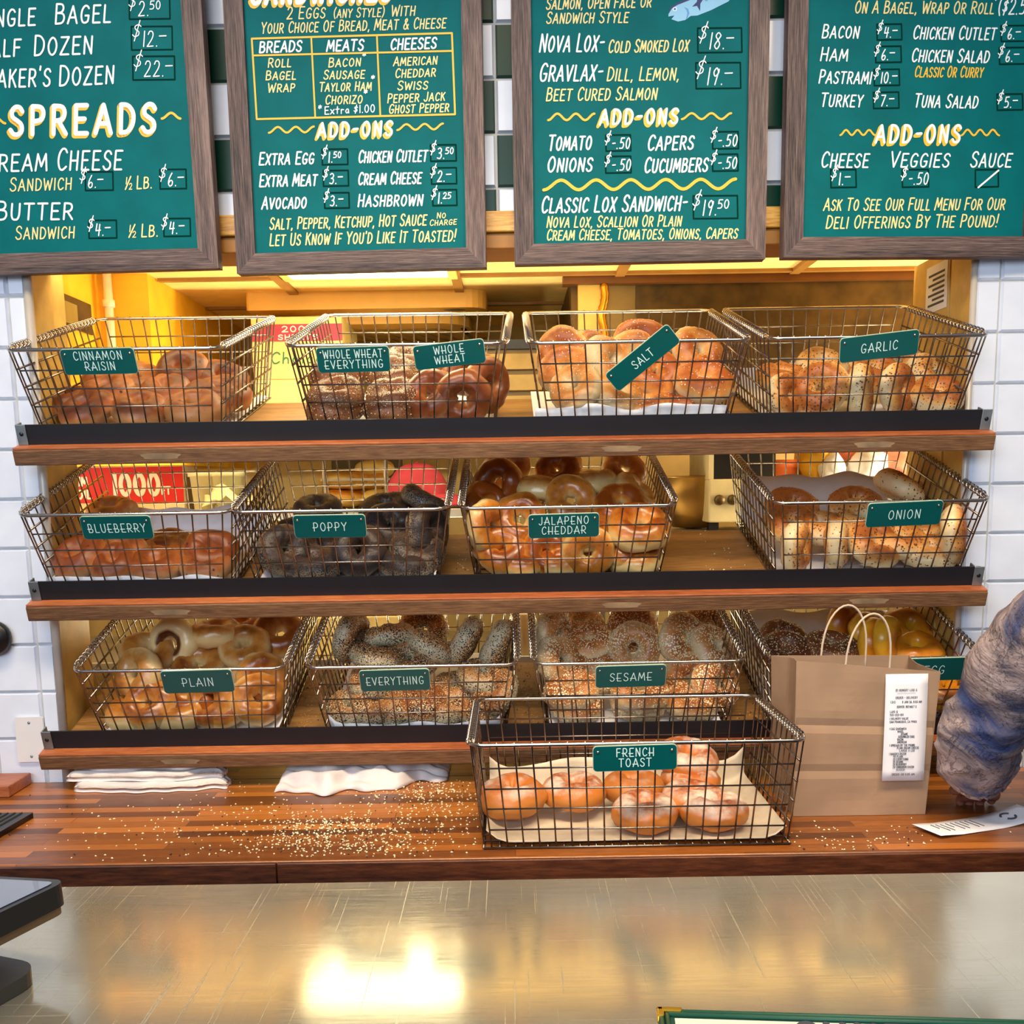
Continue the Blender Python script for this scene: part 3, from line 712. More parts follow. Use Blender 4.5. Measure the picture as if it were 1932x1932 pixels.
for key, row, xl, xr, y, label in (
    ('CINNAMON RAISIN', 0, 0, 412, 658, 'wire basket of cinnamon raisin bagels at the tiled-wall end of the top shelf'),
    ('WHOLE WHEAT', 0, 537, 952, 652, 'wire basket shared by whole wheat and whole wheat everything bagels'),
    ('SALT', 0, 1000, 1417, 643, 'wire basket of salt bagels whose green name plate hangs crooked'),
    ('GARLIC', 0, 1455, 1873, 634, 'wire basket of garlic bagels at the end of the top shelf'),
    ('BLUEBERRY', 1, 27, 435, 971, 'half-empty wire basket of blueberry bagels on the middle shelf'),
    ('POPPY', 1, 437, 842, 971, 'wire basket of dark poppy bagels on the middle shelf'),
    ('JALAPENO CHEDDAR', 1, 872, 1275, 968, 'heaped wire basket of jalapeno cheddar bagels on the middle shelf'),
    ('ONION', 1, 1466, 1880, 950, 'wire basket of onion bagels on the middle shelf'),
    ('PLAIN', 2, 135, 534, 1262, 'heaped wire basket of plain bagels on the lowest shelf'),
    ('EVERYTHING', 2, 581, 971, 1259, 'wire basket of everything bagels on the lowest shelf'),
    ('SESAME', 2, 1010, 1406, 1251, 'wire basket of sesame bagels behind the FRENCH TOAST basket'),
    ('EGG', 2, 1460, 1862, 1246, 'wire basket of egg bagels half hidden by the paper bag')):
    shelf_basket(key, row, xl, xr, y, label)
RL = Matrix.Identity(3)
o = Vector(((at_Y(886, 1413, 1.498).x+at_Y(1523, 1405, 1.498).x)/2, 1.514, ZC+.0022))
BK['FRENCH TOAST'] = (o, RL, basket(o, RL, .507, .472, .335, .305, .166, 'wire basket of french toast bagels standing on the wooden counter'))

# ------------------------------------------------------------------ name plates
def name_plate(text, key, px, py, w, h, ang, label, tx=None, hh=None):
    o, R, t = BK[key]; Wr, Wb, Dr, Db, hb = t['dims']; f = (Dr-Db)/2
    ex, ed, en = R.col[0], R.col[1], R.col[2]
    upv = (en*hb-ed*f).normalized(); nrm = ex.cross(upv)         # front wall of the basket, facing out
    if nrm.dot(CAM-o) < 0: nrm = -nrm
    p0 = o + nrm*.0068
    c = on_plane(px, py, p0, nrm)
    k = (on_plane(px+10, py, p0, nrm)-c).length/10
    kv = (on_plane(px, py+10, p0, nrm)-c).length/10
    a = math.radians(ang)+ROLL
    e1 = ex*math.cos(a)+upv*math.sin(a); e2 = nrm.cross(e1)
    Rm = Matrix((e1, e2, nrm)).transposed()
    t2 = thing('name_plate', c, label, 'sign', 'green name plates on the baskets', Rm)
    W_, H_ = w*k, h*kv
    q = MB(); q.prism(rounded(W_, H_, .006), -.002, .0008); pl = q.build('plate', M['plate'], t2)
    q = MB(); q.prism(rounded(W_+.0016, H_+.0016, .0066), -.0026, -.0002); q.build('plate_edge', M['plate_edge'], t2)
    q = MB(); lines = text.split('\n'); n = len(lines)
    ch = H_*(.33 if n == 2 else .37)
    for i, tl in enumerate(lines):
        y = (H_*.08 if i == 0 else -H_*.34) if n == 2 else -ch*.52
        ww = text_width(tl, .26, 1, DECO)*ch*.98
        ww = min(ww, W_*.82)
        lettering(q, tl, (-ww/2, y), (ww/2, y), ch, .0015, .0012, 0.0, 1, .26, DECO)
    q.build('lettering', M['plate_ink'], t2)
    for sx in (-1, 1):
        q = MB(); q.T = Matrix.Translation((sx*(W_/2-.007), H_/2-.0085, .0008)); q.lathe([(.0024, 0), (.0022, .0008), (0, .0014)], 12)
        q.build('rivet', M['rim'], t2, smooth=True)
    # wire clip at the back, holding the plate on the rim
    q = MB(); q.tube([(W_*.28, H_*.3, -.0026), (W_*.28, H_*.3, -.006)], .0009, 5); q.tube([(-W_*.28, H_*.3, -.0026), (-W_*.28, H_*.3, -.006)], .0009, 5)
    q.build('clip', M['wire'], t2)
name_plate('CINNAMON\nRAISIN', 'CINNAMON RAISIN', 187, 682, 138, 46, 0, 'green name plate lettered CINNAMON RAISIN')
name_plate('WHOLE WHEAT\nEVERYTHING', 'WHOLE WHEAT', 666.7, 678.5, 136, 46, 0, 'green name plate lettered WHOLE WHEAT EVERYTHING')
name_plate('WHOLE\nWHEAT', 'WHOLE WHEAT', 848, 669, 133, 44, 5, 'slightly tilted green name plate lettered WHOLE WHEAT only')
name_plate('SALT', 'SALT', 1212, 676, 146, 42, 39, 'steeply tilted green name plate lettered SALT')
name_plate('GARLIC', 'GARLIC', 1658.6, 653.5, 145, 45, 5, 'green name plate lettered GARLIC')
name_plate('BLUEBERRY', 'BLUEBERRY', 220.5, 995.5, 132, 41, -1, 'green name plate lettered BLUEBERRY')
name_plate('POPPY', 'POPPY', 622.5, 993, 135, 41, -1, 'green name plate lettered POPPY')
name_plate('JALAPENO\nCHEDDAR', 'JALAPENO CHEDDAR', 1063.6, 992, 132, 43, 0, 'green name plate lettered JALAPENO CHEDDAR')
name_plate('ONION', 'ONION', 1706, 969.7, 139, 43, 1, 'green name plate lettered ONION')
name_plate('PLAIN', 'PLAIN', 373, 1286, 133, 40, 0, 'green name plate lettered PLAIN')
name_plate('EVERYTHING', 'EVERYTHING', 745, 1283.5, 131, 38, 0, 'green name plate lettered EVERYTHING, without WHOLE WHEAT')
name_plate('SESAME', 'SESAME', 1190, 1276, 131, 39, 0, 'green name plate lettered SESAME')
name_plate('EGG', 'EGG', 1762, 1263, 135, 40, 0, 'green name plate lettered EGG, beside the paper bag')
name_plate('FRENCH\nTOAST', 'FRENCH TOAST', 1198, 1430, 157, 46, 0, 'green name plate lettered FRENCH TOAST')

# ------------------------------------------------------------------ paper liners
def liner(key, fh, bh, x0=-.5, x1=.5, seed=0, label=None, wig=.004, side=0.0, mat=None):
    o, R, t = BK[key]; Wr, Wb, Dr, Db, hb = t['dims']; f = (Dr-Db)/2
    path = [(.007-f*fh/hb*.9, fh)]*(1 if fh > .004 else 0)+[(.007, .0055), (.03, .0050), (Db-.03, .0050), (Db-.008, .006)]
    if bh > .004: path.append((Db-.008+f*bh/hb*.8, bh))
    L = [0]
    for a, b_ in zip(path[:-1], path[1:]): L.append(L[-1]+math.hypot(b_[0]-a[0], b_[1]-a[1]))
    def fn(u, v):
        s = v*L[-1]; i = 0
        while i < len(L)-2 and s > L[i+1]: i += 1
        w = (s-L[i])/(L[i+1]-L[i]); y = path[i][0]+(path[i+1][0]-path[i][0])*w; z = path[i][1]+(path[i+1][1]-path[i][1])*w
        x = (x0+(x1-x0)*u)*(Wb-.008)
        nz = noise.noise(Vector((u*5+seed, v*6, seed*1.7)))
        up = max(0, z-.006)/max(.02, fh, bh)
        z += wig*(nz+.2)*(1+1.5*up)*(.4+up) if up > .05 else abs(nz)*.0012
        z += side*max(0, (abs(u-.5)-.42)/.08)**2
        y -= 0
        return (x, y, max(z, .0045))
    m = MB(); m.grid(fn, 28, 40)
    ob = m.build('liner_paper', mat or M['liner'], smooth=True, solid=.0005)
    ob.matrix_world = Matrix.Translation(o) @ R.to_4x4()
    tag(ob, label or 'white paper lining the bottom of the %s basket' % key, 'paper', 'paper liners in the baskets')
liner('CINNAMON RAISIN', .016, .0, seed=1); liner('WHOLE WHEAT', .02, 0, seed=2); liner('SALT', .046, 0, -.56, .5, 3); liner('GARLIC', .012, .05, seed=4)
liner('BLUEBERRY', .034, .055, -.52, .5, 5, 'crumpled white paper lining the BLUEBERRY basket, standing up behind'); liner('POPPY', .010, .0, seed=6, side=.02); liner('ONION', .010, .10, seed=7, side=.01)
liner('PLAIN', .012, 0, seed=8, side=.02); liner('EVERYTHING', .032, .0, seed=9, side=.02); liner('SESAME', .016, 0, seed=10, side=.015); liner('EGG', .01, .09, seed=11)
liner('FRENCH TOAST', .006, .05, seed=12, side=.02, mat=plain('greasy_parchment', (206, 190, 166), .5, noise_amt=.12), label='greasy crumpled paper lining the FRENCH TOAST basket')
LOG_ON = False

# ------------------------------------------------------------------ bagels
def bagel_mat(name, top, mid, pale, speck=None, speck2=None, dens=.3, vs=190, rough=.46, sugar=0.0, ring=False):
    k = NT(name); tc = k.n('TexCoord'); v = tc.outputs['Object']
    sx = k.n('SeparateXYZ'); k.l(v, sx.inputs[0])
    rnd = k.n('ObjectInfo').outputs['Random']
    n1 = k.noise(v, 26, 4, .6); n2 = k.noise(v, 90, 3, .6)
    z = k.math('ADD', k.math('MULTIPLY', sx.outputs[2], 18.0), k.math('ADD', .5, k.math('MULTIPLY', k.math('SUBTRACT', n1, .5), .55)))
    z = k.math('ADD', z, k.math('MULTIPLY', k.math('SUBTRACT', rnd, .5), .34))
    c = k.ramp(z, [(.0, srgb(*mid)), (.14, srgb(*pale)), (.58, srgb(*pale)), (.80, srgb(*mid)), (1.0, srgb(*top))])
    if ring:
        cb = k.n('CombineXYZ'); k.l(sx.outputs[0], cb.inputs[0]); k.l(sx.outputs[1], cb.inputs[1])
        ln = k.n('VectorMath'); ln.operation = 'LENGTH'; k.l(cb.outputs[0], ln.inputs[0])
        rr = k.math('ADD', ln.outputs['Value'], k.math('MULTIPLY', k.math('SUBTRACT', n1, .5), .012))
        rg = k.ramp(k.math('MULTIPLY', rr, 20.0), [(.22, (0, 0, 0, 1)), (.32, (1, 1, 1, 1)), (.52, (1, 1, 1, 1)), (.66, (0, 0, 0, 1))])
        c = k.mix(rg, srgb(*pale), srgb(*top))
    if sugar:
        s = k.math('MULTIPLY', k.ramp(n1, [(.40, (0, 0, 0, 1)), (.62, (1, 1, 1, 1))]), k.ramp(z, [(.72, (0, 0, 0, 1)), (.98, (sugar, sugar, sugar, 1))]))
        c = k.mix(s, c, srgb(238, 226, 214))
    h = k.math('MULTIPLY', n2, .35)
    for i, (sp, th) in enumerate(((speck, dens), (speck2, dens*.8))):
        if not sp: continue
        vo = k.n('TexVoronoi'); vo.inputs['Scale'].default_value = vs*(1+.23*i); k.l(v, vo.inputs['Vector'])
        patch = k.noise(v, 18+7*i, 3, .6)
        d = k.math('SUBTRACT', k.math('ADD', th, k.math('MULTIPLY', k.math('SUBTRACT', patch, .5), .9)), vo.outputs['Distance'])
        f = k.math('MULTIPLY', d, 14.0, True)
        c = k.mix(f, c, srgb(*sp)); h = k.math('ADD', h, k.math('MULTIPLY', f, .5))
    br = k.math('ADD', .86, k.math('MULTIPLY', k.math('SUBTRACT', rnd, .5), .34))
    cv = k.n('CombineColor'); k.l(br, cv.inputs[0]); k.l(k.math('MULTIPLY', br, .97), cv.inputs[1]); k.l(k.math('MULTIPLY', br, .90), cv.inputs[2])
    c = k.mix(1.0, c, cv.outputs[0], 'MULTIPLY')
    k.color(c); k.base(Roughness=rough, Coat_Weight=.25 if rough < .35 else .05, Coat_Roughness=.3); k.bump(k.math('ADD', h, k.math('MULTIPLY', n1, .6)), .5, .002)
    return k.m
def seed_mat(name, rgb): return plain(name, rgb, .5, noise_amt=.12)
S_WHITE = seed_mat('sesame_seed', (240, 222, 178)); S_BLACK = seed_mat('poppy_seed', (34, 36, 48)); S_BROWN = seed_mat('toasted_flake', (120, 66, 22)); S_SALT = seed_mat('salt_grain', (244, 240, 232)); S_TAN = seed_mat('toasted_seed', (206, 150, 80))
KIND = {   # name: (label words, material, seeds [(material, count, size)], coverage floor)
 'plain':    ('plain bagel', bagel_mat('plain_bagel_crust', (134, 66, 18), (206, 140, 62), (238, 208, 150), rough=.28), [], 0),
 'ringed':   ('plain bagel', bagel_mat('toasted_ring_crust', (92, 44, 16), (190, 130, 70), (232, 206, 154), ring=True, rough=.3), [], 0),
 'cinnamon': ('cinnamon raisin bagel', bagel_mat('cinnamon_bagel_crust', (100, 46, 16), (160, 86, 40), (204, 146, 92), (60, 28, 16), None, .13, 60), [], 0),
 'blueberry':('blueberry bagel', bagel_mat('blueberry_bagel_crust', (120, 58, 22), (176, 104, 54), (198, 156, 114), (58, 36, 62), None, .08, 55), [], 0),
 'wheat':    ('whole wheat bagel', bagel_mat('whole_wheat_bagel_crust', (112, 50, 18), (156, 82, 38), (186, 120, 70), rough=.34), [], 0),
 'wwe':      ('whole wheat everything bagel', bagel_mat('whole_wheat_everything_crust', (96, 48, 20), (128, 70, 36), (150, 98, 60), (40, 32, 36), (236, 214, 166), .26, 230), [(S_WHITE, 330, .0021), (S_BLACK, 200, .0014)], -.016),
 'salt':     ('salt bagel', bagel_mat('salt_bagel_crust', (166, 84, 30), (224, 152, 72), (238, 216, 170), (250, 244, 232), None, .13, 150), [(S_SALT, 60, .0016)], .006),
 'garlic':   ('garlic bagel', bagel_mat('garlic_bagel_crust', (170, 96, 40), (228, 168, 92), (242, 222, 180), (110, 58, 22), None, .24, 150), [(S_BROWN, 150, .002)], 0),
 'onion':    ('onion bagel', bagel_mat('onion_bagel_crust', (164, 92, 38), (228, 166, 92), (242, 220, 176), (120, 62, 20), None, .22, 130), [(S_BROWN, 120, .0022)], .002),
 'poppy':    ('poppy bagel', bagel_mat('poppy_bagel_crust', (56, 38, 30), (92, 68, 52), (150, 132, 108), (24, 24, 32), (40, 42, 56), .44, 330), [(S_BLACK, 420, .0013)], -.02),
 'everything':('everything bagel', bagel_mat('everything_bagel_crust', (130, 72, 30), (176, 122, 70), (196, 186, 160), (32, 30, 38), (236, 216, 170), .40, 250), [(S_WHITE, 190, .002), (S_BLACK, 420, .0015), (S_TAN, 60, .002)], -.012),
 'sesame':   ('sesame bagel', bagel_mat('sesame_bagel_crust', (150, 84, 34), (196, 132, 70), (220, 198, 160), (250, 238, 208), None, .33, 210), [(S_WHITE, 480, .0021)], -.014),
 'jalapeno': ('jalapeno cheddar bagel', bagel_mat('jalapeno_bagel_crust', (138, 66, 16), (212, 136, 52), (238, 210, 146), (70, 84, 30), None, .05, 60, .27), [], 0),
 'egg':      ('egg bagel', bagel_mat('egg_bagel_crust', (170, 88, 10), (222, 140, 20), (238, 178, 44), rough=.3), [], 0),
 'toast':    ('french toast bagel', bagel_mat('french_toast_bagel_crust', (158, 76, 24), (204, 116, 42), (214, 136, 60), sugar=.8), [], 0),
}
def bagel_mesh(kind, var):
    rng = random.Random(kind+str(var)); words, mat, seeds, floor = KIND[kind]
    nu, nv = 40, 20; vs = []; nrm = []
    Rm = .0312+rng.uniform(-.001, .001); ra, rb = .0262, .0268
    ell = 1+rng.uniform(-.05, .05); off = Vector((rng.random()*50, rng.random()*50, rng.random()*50)); ph = rng.random()*6.28
    for i in range(nu):
        a = 2*math.pi*i/nu
        fold = 1-.16*math.exp(-((math.atan2(math.sin(a-ph), math.cos(a-ph)))/.22)**2)*(1 if var % 2 else .4)
        for j in range(nv):
            b = 2*math.pi*j/nv
            r = Rm+ra*math.cos(b)*(1 if math.cos(b) > 0 else .90+.20*noise.noise(Vector((math.cos(a)*1.3, math.sin(a)*1.3, ph*3)))); z = rb*math.sin(b)*fold
            if z < 0: z *= .86
            p = Vector((r*math.cos(a)*ell, r*math.sin(a)/ell, z))
            d = noise.noise(p*22+off)*.0056+noise.noise(p*60+off)*.0018-.0022*max(0, 1-abs(noise.noise(p*15-off))*9)
            nn = Vector((math.cos(a)*math.cos(b), math.sin(a)*math.cos(b), math.sin(b)))
            vs.append(p+nn*d); nrm.append(nn)
    m = MB(); m.add(vs, [(i*nv+j, ((i+1)%nu)*nv+j, ((i+1)%nu)*nv+(j+1)%nv, i*nv+(j+1)%nv) for i in range(nu) for j in range(nv)])
    mats = [mat]
    for sm, cnt, sz in seeds:
        mats.append(sm); mi = len(mats)-1; done = 0; tries = 0
        while done < cnt and tries < cnt*6:
            tries += 1; q = rng.randrange(len(vs)); p = vs[q]
            if p.z < floor+rng.uniform(-.006, .006): continue
            nn = nrm[q]; t1 = nn.orthogonal().normalized(); t2 = nn.cross(t1); w = rng.random()*6.28
            e1 = t1*math.cos(w)+t2*math.sin(w); e2 = nn.cross(e1)
            c = p + t1*rng.uniform(-.003, .003) + t2*rng.uniform(-.003, .003) - nn*.0001
            L, B, Hh = sz, sz*.6, sz*.5
            m.add([c+e1*L, c+e2*B, c-e1*L, c-e2*B, c+nn*Hh, c-nn*Hh], [(0,1,4),(1,2,4),(2,3,4),(3,0,4),(1,0,5),(2,1,5),(3,2,5),(0,3,5)], mi); done += 1
    o = m.build(kind+'_bagel_source', mats, smooth=True); me = o.data
    bpy.data.objects.remove(o); return me
_bm = {}
ORD = ['first', 'second', 'third', 'fourth', 'fifth', 'sixth', 'seventh', 'eighth', 'ninth', 'tenth']
LOG = []
def pile(key, items, kind0):
    """items: (px, py, depth in the basket, hole axis, size, kind or None, own label or None)"""
    o, R, t = BK[key]; ex, ed, en = R.col[0], R.col[1], R.col[2]
    rows = {}; placed = []
    rng = random.Random(key)
    for it in items:
        px, py, d, ax = it[:4]; size = (it[4] if len(it) > 4 else 1.0)*.92; kind = (it[5] if len(it) > 5 and it[5] else kind0); own = it[6] if len(it) > 6 else None
        a = Vector(ax).normalized()
        ext = (abs(a.z)*.0255+math.sqrt(max(0, 1-a.z*a.z))*.055)*size+.005
        p = on_plane(px, py, o+ed*d, ed); n = (p-o).dot(en)
        if n < ext or d < .05:
            q = on_plane(px, py, o+en*ext, en); dq = (q-o).dot(ed)
            if .052 < dq < .34: p, d, n = q, dq, ext
            else:
                dd = max(d, .030+abs(a.y)*.024+math.sqrt(max(0, 1-a.y*a.y))*.058*size-.022); h0 = Vector(((p-o).dot(ex), dd, max(n, ext)))
                p = o+ex*h0.x+ed*h0.y+en*h0.z; d, n = h0.y, h0.z
        LOG.append((key, px, py, round(d, 3), round(n, 3), round(ext, 3)))
        if abs(a.z) > .86: ori = 'flat'
        elif a.z < .4 and abs(a.y) > .75: ori = 'upright'
        elif abs(a.x) > .68: ori = 'edgewise'
        else: ori = 'tilted'
        placed.append([px, p, d, n, a, size, kind, own, ori])
    for pl in placed:
        row = ('front' if pl[2] < .085 else 'middle' if pl[2] < .165 else 'back') + (' upper' if pl[3] > .065 else '')
        pl.append(row); rows.setdefault((row, pl[6]), []).append(pl)
    for (row, kind), l in rows.items():
        l.sort(key=lambda q: q[0])
        for i, q in enumerate(l):
            px, p, d, n, a, size, kind, own, ori, _ = q
            var = rng.randrange(3)
            if (kind, var) not in _bm: _bm[(kind, var)] = bagel_mesh(kind, var)
            ob = bpy.data.objects.new({'wwe': 'whole_wheat_everything', 'wheat': 'whole_wheat', 'cinnamon': 'cinnamon_raisin', 'jalapeno': 'jalapeno_cheddar', 'toast': 'french_toast', 'ringed': 'plain'}.get(kind, kind)+'_bagel', _bm[(kind, var)])
            col.objects.link(ob)
            rot = Vector((0, 0, 1)).rotation_difference(a).to_matrix() @ Matrix.Rotation(rng.random()*6.28, 3, 'Z')
            ob.matrix_world = Matrix.Translation(p) @ (R @ rot).to_4x4() @ Matrix.Scale(size, 4)
            words = KIND[kind][0]
            where = ('only one' if len(l) == 1 else '%s from left' % ORD[i]) + ' in the %s row, %s basket' % (row, key)
            tag(ob, own or '%s %s, %s' % (ori, words, where), 'bagel', KIND[kind][0]+'s')
FL = (0, -.12, 1); FT = (0, -.4, .9)
pile('CINNAMON RAISIN', [(165,783,.06,(-.15,-.25,1)),(264,785,.06,(.1,-.25,1)),(367,783,.06,(.15,-.25,1)),(203,742,.14,(-.1,-.3,1)),(312,742,.15,(0,-.3,1)),(398,752,.15,(.2,-.3,1)),
  (345,700,.25,(0,-.55,.8),1.0),(205,715,.24,FT),(262,718,.27,(.3,-.3,1)),(420,718,.26,(.4,-.4,.8)),(424,744,.20,(.3,-.3,1)),(130,760,.17,FL)], 'cinnamon')
pile('WHOLE WHEAT', [(632,789,.06,FL,1,'wwe'),(738,789,.06,FL,1,'wwe'),(634,748,.07,(0,-.3,1),1,'wwe'),(744,750,.07,(0,-.3,1),1,'wwe'),(636,710,.17,(0,-.3,1),1,'wwe'),(742,708,.17,(.1,-.3,1),1,'wwe'),(768,682,.24,FL,1,'wwe'),
  (873,758,.05,(.05,-1,.12),1.0),(812,747,.11,(-.3,-.6,.6)),(884,703,.16,(-.1,-.8,.5)),(918,727,.12,(.7,-.6,.3)),(825,712,.20,(-.2,-.4,.9))], 'wheat')
pile('SALT', [(1087,733,.05,(-.45,-.55,.75),1.0),(1163,748,.055,(.35,-.35,.9)),(1328,722,.065,(.05,-.38,.9),1.08),(1216,768,.07,FL),(1285,764,.08,FL),(1060,668,.20,(-.3,-.85,.35)),(1068,700,.12,(-.3,-.6,.7)),
  (1120,657,.22,(.1,-.4,.9),.8),(1146,684,.12,(.6,-.5,.5)),(1208,650,.24,(.05,-.85,.5),1.05),(1195,672,.17,(0,-.7,.6)),(1314,664,.19,(.3,-.65,.6)),(1235,706,.11,(.1,-.6,.7)),(1262,725,.13,FT)], 'salt')
pile('GARLIC', [(1477,759,.06,(.7,-.6,.3),.8),(1548,748,.055,(-.45,-.75,.5),1),(1622,741,.06,(.95,-.4,.1),.95),(1692,740,.055,(.75,-.65,.2),.95),(1768,759,.055,(0,-.3,1)),
  (1476,716,.16,FL),(1551,693,.18,(0,-.3,1)),(1646,700,.2,(.2,-.5,.8)),(1690,690,.22,(-.3,-.5,.8)),(1755,712,.15,(.4,-.5,.7)),(1590,725,.14,FL)], 'garlic')
pile('BLUEBERRY', [(150,1053,.07,(-.2,-.4,.9)),(218,1074,.06,FT,.9),(290,1076,.05,FL),(388,1077,.05,FL),(232,1046,.14,FT,.95),(308,1046,.15,FL),(400,1042,.13,(.2,-.5,.8)),(316,1030,.22,FL),(211,968,.31,FL),(202,1018,.25,FT)], 'blueberry')
pile('POPPY', [(538,1053,.07,(.5,-.6,.5)),(589,1080,.045,FL),(680,1068,.06,(.1,-.8,.5)),(764,1078,.045,FL),(787,1042,.09,(.2,-.4,.9)),(606,1042,.13,FL),(692,1042,.13,FL),(601,964,.27,FL),(729,962,.24,(0,-.25,1)),
  (734,992,.15,(.2,-.6,.7)),(800,950,.22,(.5,.3,.8),.95),(806,1000,.12,(.8,-.5,.3)),(556,1016,.18,FT),(640,1018,.19,FT),(690,1010,.2,FL)], 'poppy')
pile('JALAPENO CHEDDAR', [(946,1043,.045,(0,-.65,.7)),(1028,1051,.055,(.2,-.8,.5),.85),(1108,1063,.04,(0,-1,.2),.95),(1198,1054,.045,(.1,-.5,.85)),(1204,996,.065,(.05,-.35,.9),1.12),(1099,1008,.09,FL),
  (983,1093,.045,FL),(1060,1094,.045,FL),(1198,1090,.045,FL),(921,995,.08,(.75,-.6,.2)),(981,980,.10,(.1,-.8,.5)),(1076,945,.16,(0,-.8,.6)),(1171,958,.13,(0,-.55,.8)),(918,957,.17,(.4,-.6,.7)),(940,912,.22,(-.3,-.9,.3),.95),
  (1021,922,.21,(.1,.15,1)),(1117,911,.22,(-.1,.15,1)),(1196,935,.2,(.7,-.1,.7)),(1176,890,.30,(.2,-.6,.7),.95),(1053,888,.29,(-.3,-.6,.7)),(955,886,.31,(-.3,-.5,.8)),(1120,1030,.14,FL),(1030,1020,.16,FL)], 'jalapeno')
pile('ONION', [(1502,1042,.055,(.85,-.5,.1),.95),(1575,1041,.06,(.95,-.3,.1),.92),(1652,1053,.05,(.25,-.5,.85)),(1694,1020,.09,(.05,-.15,1)),(1755,1062,.05,FL),(1796,1008,.055,(.92,-.35,.1),1.0),(1495,958,.22,FT),(1550,998,.13,FL),
  (1614,952,.22,(0,-.3,1)),(1697,923,.26,(.55,.25,.8)),(1740,950,.27,(.3,-.5,.8)),(1493,990,.14,FT),(1626,984,.15,FT),(1740,1000,.16,FL)], 'onion')
pile('PLAIN', [(281,1330,.055,(-.1,-.6,.75)),(248,1371,.045,FL),(342,1371,.045,FL),(420,1366,.045,FT),(485,1340,.05,(.5,-.65,.6)),(401,1320,.085,(-.3,-.7,.5)),(357,1318,.13,FT),(376,1258,.15,FT),(496,1282,.10,(.35,-.85,.35)),
  (264,1272,.10,(-.4,-.7,.5)),(280,1234,.16,(.25,-.4,.9)),(329,1211,.18,(-.2,-.95,.25),1.0,'ringed','plain bagel on edge showing its dark toasted ring, PLAIN basket'),(407,1196,.2,(0,.15,1)),(463,1222,.17,(0,-.45,.9)),(404,1232,.21,FL),(527,1197,.22,(.15,-.6,.8)),(456,1182,.28,FL)], 'plain')
pile('EVERYTHING', [(660,1200,.17,(.85,-.3,-.2)),(736,1203,.18,(-.15,.45,.9)),(816,1224,.16,(.5,.35,.8)),(712,1241,.13,(.2,.3,.9)),(774,1246,.14,FT),(877,1207,.17,(.85,-.2,-.45)),(937,1214,.16,(.85,-.2,-.45)),(912,1278,.1,FL),(708,1284,.1,FL),
  (713,1328,.06,(0,-.25,1)),(794,1326,.06,(0,-.25,1)),(932,1306,.06,(-.5,-.4,.8)),(664,1354,.045,FL),(740,1358,.045,FL),(830,1358,.045,FL),(858,1304,.1,FL),(798,1187,.30,(0,-.6,.7)),(905,1350,.06,FL)], 'everything')
pile('SESAME', [(1045,1198,.18,(.75,-.6,.2)),(1053,1246,.12,(.65,-.6,.45)),(1094,1182,.25,FL),(1113,1213,.18,(-.2,-.15,1)),(1196,1223,.15,(0,-.85,.5)),(1286,1203,.17,(.4,-.75,.5)),(1330,1184,.26,FT),(1194,1183,.24,(0,-.7,.7)),(1304,1278,.045,(0,-1,.12),1.02),
  (1079,1301,.07,(-.15,-.2,1),1.05),(1207,1308,.06,(0,-.2,1),1.05),(1088,1353,.05,FL),(1205,1353,.05,FL),(1302,1352,.06,FL),(1350,1292,.10,(.4,-.6,.6)),(1119,1270,.12,FT),(1342,1224,.15,(.5,-.4,.7)),(1130,1245,.16,FL)], 'sesame')
pile('EGG', [(1478,1207,.22,(.1,-.4,.9),.95,'wwe'),(1481,1232,.14,FT,1,'wwe'),(1566,1226,.14,FL,1.05,'wwe'),(1597,1182,.23,(.55,-.7,.4),1.0),(1631,1204,.18,(.75,-.55,.3),1),(1645,1214,.14,(.8,-.5,.2),.95),(1672,1211,.13,(.85,-.5,.15),1),
  (1712,1190,.22,(.15,-.45,.9)),(1727,1228,.12,FL),(1778,1300,.05,FT),(1690,1300,.05,FL),(1600,1300,.05,FL),(1510,1290,.06,FL,1,'wwe'),(1640,1262,.12,FL),(1560,1262,.14,FL),(1750,1260,.12,FT)], 'egg')
LV = (0, -.05, 1)
pile('FRENCH TOAST', [(966,1503,.115,(0,-.08,1),1.12,None,'thick sugar dusted french toast bagel alone in the basket corner'),(1083,1494,.135,LV,1),(1193,1486,.155,LV,1),(1303,1473,.18,(.05,-.05,1),1),(1296,1432,.20,(.15,-.3,.95),1,None,'french toast bagel lying on top of another beside the FRENCH TOAST plate'),
  (1309,1509,.10,(.1,0,1),1.05),(1219,1549,.055,LV,1.06),(1347,1547,.055,LV,1.08)], 'toast')
if LOG_ON:
    for l in LOG: print('BAGEL', l)

# ------------------------------------------------------------------ the kitchen seen through the opening
def T3(loc, rz=0.0, rx=0.0, ry=0.0):
    return Matrix.Rotation(rz, 3, 'Z') @ Matrix.Rotation(rx, 3, 'X') @ Matrix.Rotation(ry, 3, 'Y')
def px_x(px, py, Y): return at_Y(px, py, Y).x
# storage rack whose tiers carry the things behind the baskets
t = thing('storage_rack', (-.3, 2.72, 0), 'steel storage rack standing in the kitchen behind the bagel shelves', 'rack')
RK = plain('rack_steel', (190, 186, 176), .35, .8)
Y0, Y1 = 2.50, 2.96; RX0, RX1 = -1.42, .12
for z in (H+.165, H-.055, H-.42):
    child_of(box('rack_shelf', (RX0, Y0, z-.022), (RX1, Y1, z), RK, bevel=.003), t)
for x in (RX0+.02, RX1-.02):
    for y in (Y0+.02, Y1-.02):
        m = MB(); m.tube([(x, y, 0), (x, y, H+.19)], .013, 8); child_of(m.build('post', RK, smooth=True), t)
